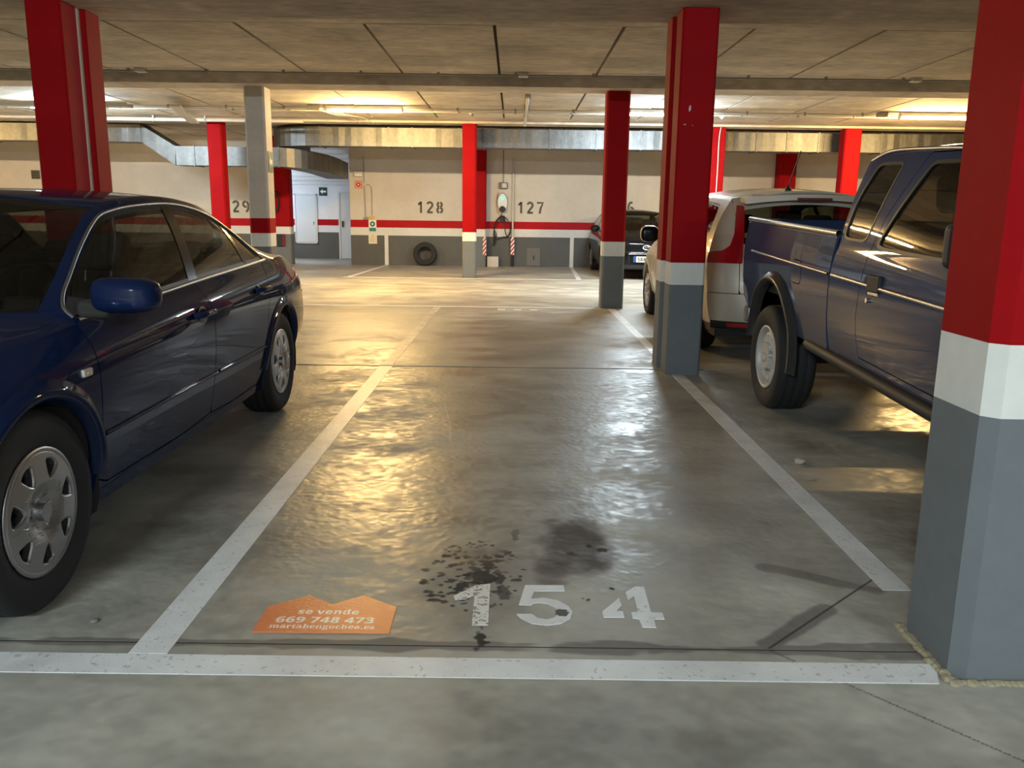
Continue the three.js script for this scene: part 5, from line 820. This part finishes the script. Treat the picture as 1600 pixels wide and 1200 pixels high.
// ------------------------------------------------------------------ champagne minivan (tail towards the camera)
{
  const car = thing('minivan', 'pale champagne minivan with tall red tail lights parked behind the pickup', 'car', [2.58, 0, -9.3], Math.PI);
  const paintM = carPaint(0.5, 0.45, 0.37, 0.2, 0.4), glass = glassMat(0.22, 0.24, 0.2), HY = 0.31, HR = -1.33, HF = 1.37;
  const keys = [
    [[-2.2, 0.74, 0.26], [-1.6, 0.82, 0.22], [1.6, 0.82, 0.21], [2.15, 0.6, 0.24]], [[-2.2, 0.80, 0.5], [-1.6, 0.89, 0.5], [1.6, 0.88, 0.48], [2.15, 0.66, 0.46]], [[-2.2, 0.80, 0.82], [-1.6, 0.90, 0.83], [0, 0.905, 0.80], [1.4, 0.885, 0.76], [2.15, 0.62, 0.6]],
    [[-2.2, 0.72, 1.02], [-1.6, 0.84, 1.03], [0, 0.85, 0.96], [1.3, 0.82, 0.90], [1.7, 0.76, 0.83], [2.15, 0.5, 0.66]],
    [[-2.2, 0.58, 1.36], [-1.8, 0.61, 1.385], [-1.0, 0.635, 1.43], [0, 0.64, 1.445], [0.45, 0.66, 1.40], [0.9, 0.72, 1.20], [1.4, 0.78, 0.93], [1.7, 0.70, 0.86], [2.15, 0.42, 0.69]],
    [[-2.2, 0, 1.42], [-1.8, 0, 1.465], [-1.0, 0, 1.51], [-0.2, 0, 1.525], [0.45, 0, 1.47], [0.9, 0, 1.28], [1.5, 0, 0.98], [1.8, 0, 0.91], [2.15, 0, 0.74]]];
  const L = new Loft(keys, -2.2, 2.16, 170), [ns, ng] = L.n;
  const zrC = pchip([[0.2, -2.06], [0.35, -2.12], [0.55, -2.13], [0.82, -2.09], [1.0, -2.03], [1.36, -1.86], [1.5, -1.8]].map((p) => p), 1), zr = (y) => zrC(y), zf = (y) => 2.1 - 0.25 * smooth(0.5, 0.75, y);
  const sideT = clip(clip(L.tris(0, ns + ng), (q) => zr(q[1]) + 0.22 - q[2]), (q) => q[2] - (zf(q[1]) - 0.4)), topT = clip(clip(L.tris(ns + ng, L.nv), capEdge(L, zr(1.42), -1, 0.22)), capEdge(L, zf(0.75), 1, 0.4, 3));
  const archF = circle(HF, HY, 0.36), archR = circle(HR, HY, 0.36);
  const dlo = [[1.28, 0.95], [0.9, 1.15], [0.55, 1.30], [0.25, 1.365], [-0.4, 1.385], [-1.1, 1.37], [-1.45, 1.34], [-1.66, 1.10], [-1.55, 1.07], [0, 1.0]], dloF = poly2(roundPoly(dlo, 3, 0.18));
  const doorF = poly2([[1.0, 0.3], [1.0, 0.9], [0.6, 1.5], [-0.05, 1.5], [-0.1, 0.3]]), doorR = poly2([[-0.1, 0.3], [-0.05, 1.5], [-1.0, 1.5], [-1.1, 1.0], [-1.02, 0.75], [-0.92, 0.5], [-0.9, 0.3]]);
  const tl = poly2([[0.93, 0.835], [0.60, 0.835], [0.585, 1.0], [0.56, 1.2], [0.545, 1.325], [0.6, 1.335], [0.63, 1.2], [0.652, 1.08], [0.69, 0.985], [0.75, 0.94], [0.93, 0.92]], 0, 1), tlm = (q) => tl([Math.abs(q[0]), q[1], q[2]]);
  for (const mir of [false, true]) {
    const s = mir ? -1 : 1;
    const P = (name, fs, mat = paintM, th = 0.012, off = 0) => { let t = sideT; for (const f of fs) t = clip(t, f); return mesh(name, sheet(t, th, mir, off), mat, car); };
    P('front_door', [ins(doorF), inv(dloF, 0)]); P('rear_door', [ins(doorR), inv(dloF, 0), inv(archR, 0)]); P('rear_wing', [inv(doorF), inv(doorR), inv(dloF, 0), inv(archR, 0), (q) => q[2] + 0.4, (q) => 0.3 - q[1]]); P('front_wing', [inv(doorF), inv(doorR), inv(dloF, 0), inv(archF, 0), (q) => -0.4 - q[2], (q) => 0.3 - q[1]]); P('sill', [inv(archF, 0), inv(archR, 0), (q) => q[1] - 0.295], M.trim);
    const inner = (q) => dloF(q) + 0.018;
    for (const [n, a, b] of [['front_window', 0.0, 2], ['rear_window', -1.0, -0.09], ['quarter_window', -2, -1.08]]) P(n, [inner, (q) => a - q[2], (q) => q[2] - b], glass, 0.004, -0.006);
    P('window_frame', [ins(dloF, 0), (q) => -dloF(q) - 0.02], M.trim, 0.01, -0.003); P('door_pillar', [ins(dloF, 0.01), (q) => Math.min(Math.abs(q[2] + 0.045), Math.abs(q[2] + 1.04)) - 0.045], M.blackGloss, 0.01, -0.003); P('door_cards', [inv(dloF, 0), inv(archF, 0), inv(archR, 0)], M.lining, 0, -0.03);
    for (const hz of [HF, HR]) { mesh('wheel_arch', archLip(L, hz, HY, 0.36, 0.05, 3.1, 0.045, 0.012, mir), paintM, car); const ww = well(hz, HY, 0.365, 0.5, 0.86); if (mir) ww.scale(-1, 1, 1); mesh('wheel_well', ww, M.lining, car); }
    wheel(car, [s * 0.775, HY, HR], HY, 0.205, 0.205, 'spoke', M.satin, s); wheel(car, [s * 0.775, HY, HF], HY, 0.205, 0.205, 'spoke', M.satin, s);
    const mr = partGroup('door_mirror', car); mr.position.set(s * 0.815, 0.99, 1.0); const boxy = (g) => { const p = g.attributes.position, e = (v, k) => Math.sign(v) * Math.pow(Math.abs(v), k); for (let i = 0; i < p.count; i++) p.setXYZ(i, e(p.getX(i), 0.7), e(p.getY(i), 0.7), p.getZ(i)); g.computeVertexNormals(); return g; }; const hg = boxy(new THREE.SphereGeometry(1, 28, 18)); hg.scale(0.115, 0.1, 0.08); mesh('housing', hg.translate(s * 0.11, 0.03, 0.02), paintM, mr); const mg = boxy(new THREE.SphereGeometry(1, 24, 14)); mg.scale(0.108, 0.093, 0.03); mesh('mirror_glass', mg.translate(s * 0.116, 0.026, -0.056), M.blackGloss, mr); mesh('foot', rbox(-0.06, 0.04, -0.03, 0.01, -0.02, 0.03, 0.01), M.trim, mr);
    for (const [hz, hy] of [[0.12, 0.82], [-0.8, 0.84]]) mesh('door_handle', tube([[s * L.sideX(hz, hy), hy, hz - 0.1], [s * (L.sideX(hz, hy) + 0.035), hy, hz], [s * L.sideX(hz, hy), hy, hz + 0.1]], 0.014, 14, 8), paintM, car);
  }
  const both = (T, fs, name, mat, off, th = 0.012) => { let t = T; for (const f of fs) t = clip(t, f); if (/pillar|cards|lining_side/.test(name)) for (const m of [false, true]) mesh(name, sheet(t, th, m, off), mat, car); else mesh(name, merge([sheet(t, th, false, off), sheet(t, th, true, off)]), mat, car); };
  const pin = (q) => Math.abs(q[0]) - (L.key(4, q[2])[0] - 0.05), wsT = () => 0.5, wsB = (q) => 1.55 - 0.2 * (q[0] / 0.78) ** 2;
  both(topT, [(q) => q[2] - wsT(q)], 'roof', paintM, 0); both(topT, [(q) => q[2] - wsT(q)], 'headlining', M.lining, -0.03, 0); both(topT, [(q) => wsT(q) - q[2], (q) => q[2] - wsB(q), pin], 'windscreen', glassMat(0.5, 0.53, 0.48), -0.004, 0); both(topT, [(q) => wsT(q) - q[2], (q) => q[2] - wsB(q), (q) => -pin(q)], 'windscreen_pillar', paintM, 0); both(topT, [(q) => wsB(q) + 0.01 - q[2]], 'bonnet', paintM, 0);
  const rear = capTris(L, zr, -1, 1.42, 0.22, 60, 60), front = capTris(L, zf, 1, 0.75, 0.4, 40, 24, 0, 3);
  const R2 = (name, T, fs, mat, off = 0, th = 0.01) => { let t = T; for (const f of fs) t = clip(t, f); return mesh(name, sheet(t, th, false, off), mat, car); };
  const rw = (q) => Math.max(1.0 - q[1], q[1] - (1.345 - 0.05 * (q[0] / 0.55) ** 2), Math.abs(q[0]) - lerp(0.60, 0.545, clamp((q[1] - 1.0) / 0.33, 0, 1)));
  R2('tailgate', rear, [(q) => Math.max(0.58 - q[1], Math.abs(q[0]) - 0.62), (q) => -rw(q), (q) => -tlm(q)], paintM);
  R2('rear_corner_panel', rear, [(q) => Math.max(0.58 - q[1], 0.626 - Math.abs(q[0])), (q) => -tlm(q)], paintM);
  R2('rear_screen', rear, [rw], glassMat(0.16, 0.18, 0.15), -0.004, 0.004); R2('tail_light', rear, [tlm], M.tailRed, 0.006, 0.02);
  R2('rear_bumper', rear, [(q) => Math.max(q[1] - 0.575, 0.335 - q[1])], paintM, 0.01, 0.02); R2('bumper_skirt', rear, [(q) => q[1] - 0.333], M.trim, 0.004, 0.02);
  for (const s of [-1, 1]) R2('rear_reflector', rear, [(q) => Math.max(0.285 - q[1], q[1] - 0.32, 0.5 - s * q[0], s * q[0] - 0.7)], M.tailRed, 0.01);
  R2('number_plate', rear, [(q) => Math.max(0.66 - q[1], q[1] - 0.77, Math.abs(q[0]) - 0.26)], std(lin(0.7, 0.7, 0.68), 0.4), 0.01);
  { const sp = new THREE.BoxGeometry(1.14, 0.045, 0.2, 20, 1, 4), p = sp.attributes.position; for (let i = 0; i < p.count; i++) { const u = p.getX(i) / 0.57; p.setY(i, p.getY(i) + 1.405 - 0.04 * u * u + 0.1 * (p.getZ(i) + 0.1)); p.setZ(i, p.getZ(i) - 1.88 + 0.06 * u * u); } sp.computeVertexNormals(); const spm = mesh('roof_spoiler', sp, paintM, car); mesh('high_brake_light', rbox(-0.15, 0.15, 1.375, 1.4, -1.99, -1.965, 0.005), std(lin(0.09, 0.004, 0.008), 0.25), spm); }
  { const an = partGroup('aerial', car); an.position.set(0.12, 1.475, -1.62); mesh('base', new THREE.ConeGeometry(0.035, 0.06, 14).translate(0, 0.025, 0), M.black, an); mesh('mast', cyl([0, 0.03, 0], [-0.03, 0.33, -0.17], 0.0045, 6), M.black, an); }
  R2('front_bumper', front, [(q) => q[1] - 0.55], paintM); R2('front_panel', front, [(q) => 0.555 - q[1], (q) => 0.3 - Math.abs(q[0])], paintM); R2('grille', front, [(q) => Math.max(0.555 - q[1], Math.abs(q[0]) - 0.3)], M.trim);
  for (const x of [-0.38, 0.38]) { seatGroup(car, x, 0.55, 0.05, 0.55); seatGroup(car, x, 0.55, -0.85, 0.5); }
  mesh('dashboard', rbox(-0.7, 0.7, 0.7, 0.95, 0.75, 1.25, 0.06), M.lining, car); mesh('cabin_floor', box(-0.8, 0.8, 0.2, 0.26, -2.0, 1.8), M.lining, car);
}
// ------------------------------------------------------------------ black hatchback in bay 126 (front towards +z)
{
  const car = thing('hatchback_car', 'small black hatchback parked nose out in bay 126', 'car', [2.6, 0, -18.25]);
  const paintM = carPaint(0.008, 0.008, 0.009, 0.2, 0.3), glass = glassMat(0.4, 0.42, 0.36), HY = 0.29, HR = -1.15, HF = 1.2;
  const keys = [
    [[-1.85, 0.7, 0.26], [-1.4, 0.76, 0.2], [1.4, 0.77, 0.2], [1.86, 0.66, 0.2]], [[-1.85, 0.76, 0.48], [-1.3, 0.84, 0.48], [1.3, 0.84, 0.45], [1.86, 0.7, 0.4]], [[-1.85, 0.76, 0.74], [-1.3, 0.85, 0.76], [1.2, 0.84, 0.70], [1.86, 0.68, 0.56]],
    [[-1.85, 0.7, 0.92], [-1.3, 0.78, 0.95], [0.9, 0.78, 0.86], [1.3, 0.74, 0.80], [1.86, 0.58, 0.64]],
    [[-1.85, 0.56, 1.20], [-1.5, 0.58, 1.27], [-0.6, 0.6, 1.31], [0.0, 0.61, 1.29], [0.45, 0.67, 1.10], [0.95, 0.74, 0.87], [1.3, 0.68, 0.83], [1.86, 0.5, 0.67]],
    [[-1.85, 0, 1.25], [-1.5, 0, 1.32], [-0.6, 0, 1.37], [0.0, 0, 1.345], [0.5, 0, 1.14], [1.05, 0, 0.91], [1.3, 0, 0.87], [1.86, 0, 0.71]]];
  const L = new Loft(keys, -1.86, 1.87, 110, { side: 18, glass: 10, top: 12 }), [ns, ng] = L.n;
  const zr = (y) => -1.83 + 0.25 * smooth(0.8, 1.3, y), zf = (y) => 1.84 - 0.14 * smooth(0.5, 0.72, y);
  const sideT = clip(clip(L.tris(0, ns + ng), (q) => zr(q[1]) + 0.15 - q[2]), (q) => q[2] - (zf(q[1]) - 0.25)), topT = clip(clip(L.tris(ns + ng, L.nv), capEdge(L, zr(1.3), -1, 0.15)), capEdge(L, zf(0.72), 1, 0.25, 3));
  const archF = circle(HF, HY, 0.33), archR = circle(HR, HY, 0.33), dloF = poly2([[0.85, 0.9], [0.4, 1.1], [0.0, 1.25], [-0.6, 1.27], [-1.3, 1.22], [-1.45, 1.0], [-0.6, 0.95]]), doorF = poly2([[0.9, 0.28], [0.9, 0.88], [0.5, 1.4], [-0.3, 1.4], [-0.3, 0.28]]);
  for (const mir of [false, true]) {
    const s = mir ? -1 : 1, P = (name, fs, mat = paintM, th = 0.012, off = 0) => { let t = sideT; for (const f of fs) t = clip(t, f); return mesh(name, sheet(t, th, mir, off), mat, car); };
    P('front_door', [ins(doorF), inv(dloF, 0)]); P('rear_wing', [inv(doorF), inv(dloF, 0), inv(archR, 0), (q) => q[2]]); P('front_wing', [inv(doorF), inv(dloF, 0), inv(archF, 0), (q) => -q[2]]); P('side_window', [ins(dloF, 0.01)], glass, 0.004, -0.005); P('door_pillar', [ins(dloF, 0), (q) => Math.abs(q[2] + 0.3) - 0.04], M.blackGloss, 0.01, -0.002);
    for (const hz of [HF, HR]) { const ww = well(hz, HY, 0.335, 0.45, 0.8); if (mir) ww.scale(-1, 1, 1); mesh('wheel_well', ww, M.lining, car); }
    wheel(car, [s * 0.73, HY, HR], HY, 0.185, 0.185, 'spoke', M.satin, s); wheel(car, [s * 0.73, HY, HF], HY, 0.185, 0.185, 'spoke', M.satin, s);
    const mr = partGroup('door_mirror', car); mr.position.set(s * 0.82, 0.95, 0.72); const hg = new THREE.SphereGeometry(1, 16, 12); hg.scale(0.105, 0.07, 0.07); mesh('housing', hg.translate(s * 0.1, 0.02, 0), paintM, mr); mesh('foot', rbox(-0.05, 0.05, -0.04, 0, -0.02, 0.03, 0.01), M.trim, mr);
  }
  const both = (T, fs, name, mat, off, th = 0.012) => { let t = T; for (const f of fs) t = clip(t, f); if (/pillar|cards|lining_side/.test(name)) for (const m of [false, true]) mesh(name, sheet(t, th, m, off), mat, car); else mesh(name, merge([sheet(t, th, false, off), sheet(t, th, true, off)]), mat, car); };
  const pin = (q) => Math.abs(q[0]) - (L.key(4, q[2])[0] - 0.05), wsT = () => 0.0, wsB = (q) => 1.08 - 0.16 * (q[0] / 0.74) ** 2;
  both(topT, [(q) => q[2] - wsT(q)], 'roof', paintM, 0); both(topT, [(q) => wsT(q) - q[2], (q) => q[2] - wsB(q), pin], 'windscreen', glass, -0.004, 0); both(topT, [(q) => wsT(q) - q[2], (q) => q[2] - wsB(q), (q) => -pin(q)], 'windscreen_pillar', paintM, 0); both(topT, [(q) => wsB(q) + 0.01 - q[2]], 'bonnet', paintM, 0);
  const rear = capTris(L, zr, -1, 1.3, 0.15, 30, 20), front = capTris(L, zf, 1, 0.72, 0.25, 44, 30, 0, 3);
  const R2 = (name, T, fs, mat, off = 0, th = 0.01) => { let t = T; for (const f of fs) t = clip(t, f); return mesh(name, sheet(t, th, false, off), mat, car); };
  const rw = (q) => Math.max(0.95 - q[1], q[1] - 1.24, Math.abs(q[0]) - 0.56); R2('tailgate', rear, [(q) => -rw(q)], paintM); R2('rear_screen', rear, [rw], glass, -0.003, 0.003);
  const hl = (q) => Math.max(0.52 - q[1], q[1] - 0.66, 0.44 - Math.abs(q[0])), gr = (q) => Math.max(0.22 - q[1], q[1] - 0.30, Math.abs(q[0]) - 0.5);
  R2('front_panel', front, [(q) => -hl(q), (q) => -gr(q)], paintM); R2('headlight', front, [hl], M.lens, 0.003); R2('grille', front, [gr], M.trim, -0.01);
  mesh('chrome_strip', rbox(-0.36, 0.2, 0.492, 0.508, 1.815, 1.85, 0.005), M.chrome, car);
  { const em = partGroup('emblem', car); em.position.set(0, 0.625, 1.80); em.rotation.x = -0.45; const e = (rx, ry) => new THREE.TorusGeometry(1, 0.13, 8, 28).scale(rx, ry, 0.06); mesh('outer_ring', e(0.072, 0.05), M.chrome, em); mesh('upright_ring', e(0.026, 0.044), M.chrome, em); mesh('cross_ring', e(0.05, 0.018).translate(0, 0.022, 0), M.chrome, em); }
  { const c = document.createElement('canvas'); c.width = 512; c.height = 110; const k = c.getContext('2d'); k.fillStyle = '#e8e6e0'; k.fillRect(0, 0, 512, 110); k.fillStyle = '#2b52a0'; k.fillRect(0, 0, 50, 110); k.fillStyle = '#1a1a1a'; k.font = 'bold 96px sans-serif'; k.textBaseline = 'middle'; k.fillText('584', 74, 58); const t = new THREE.CanvasTexture(c); t.colorSpace = THREE.SRGBColorSpace; mesh('number_plate', new THREE.BoxGeometry(0.52, 0.112, 0.012).translate(0, 0.4, 1.852), std(0xffffff, 0.4, 0, { map: t }), car); }
  for (const x of [-0.34, 0.34]) seatGroup(car, x, 0.45, -0.25, 0.5); mesh('dashboard', rbox(-0.65, 0.65, 0.6, 0.87, 0.45, 0.85, 0.05), M.lining, car); mesh('cabin_floor', box(-0.7, 0.7, 0.2, 0.25, -1.7, 1.6), M.lining, car); mesh('rear_view_mirror', rbox(-0.11, 0.11, 1.14, 1.2, 0.2, 0.23, 0.015), M.trim, car);
}
renderer.render(scene, camera);
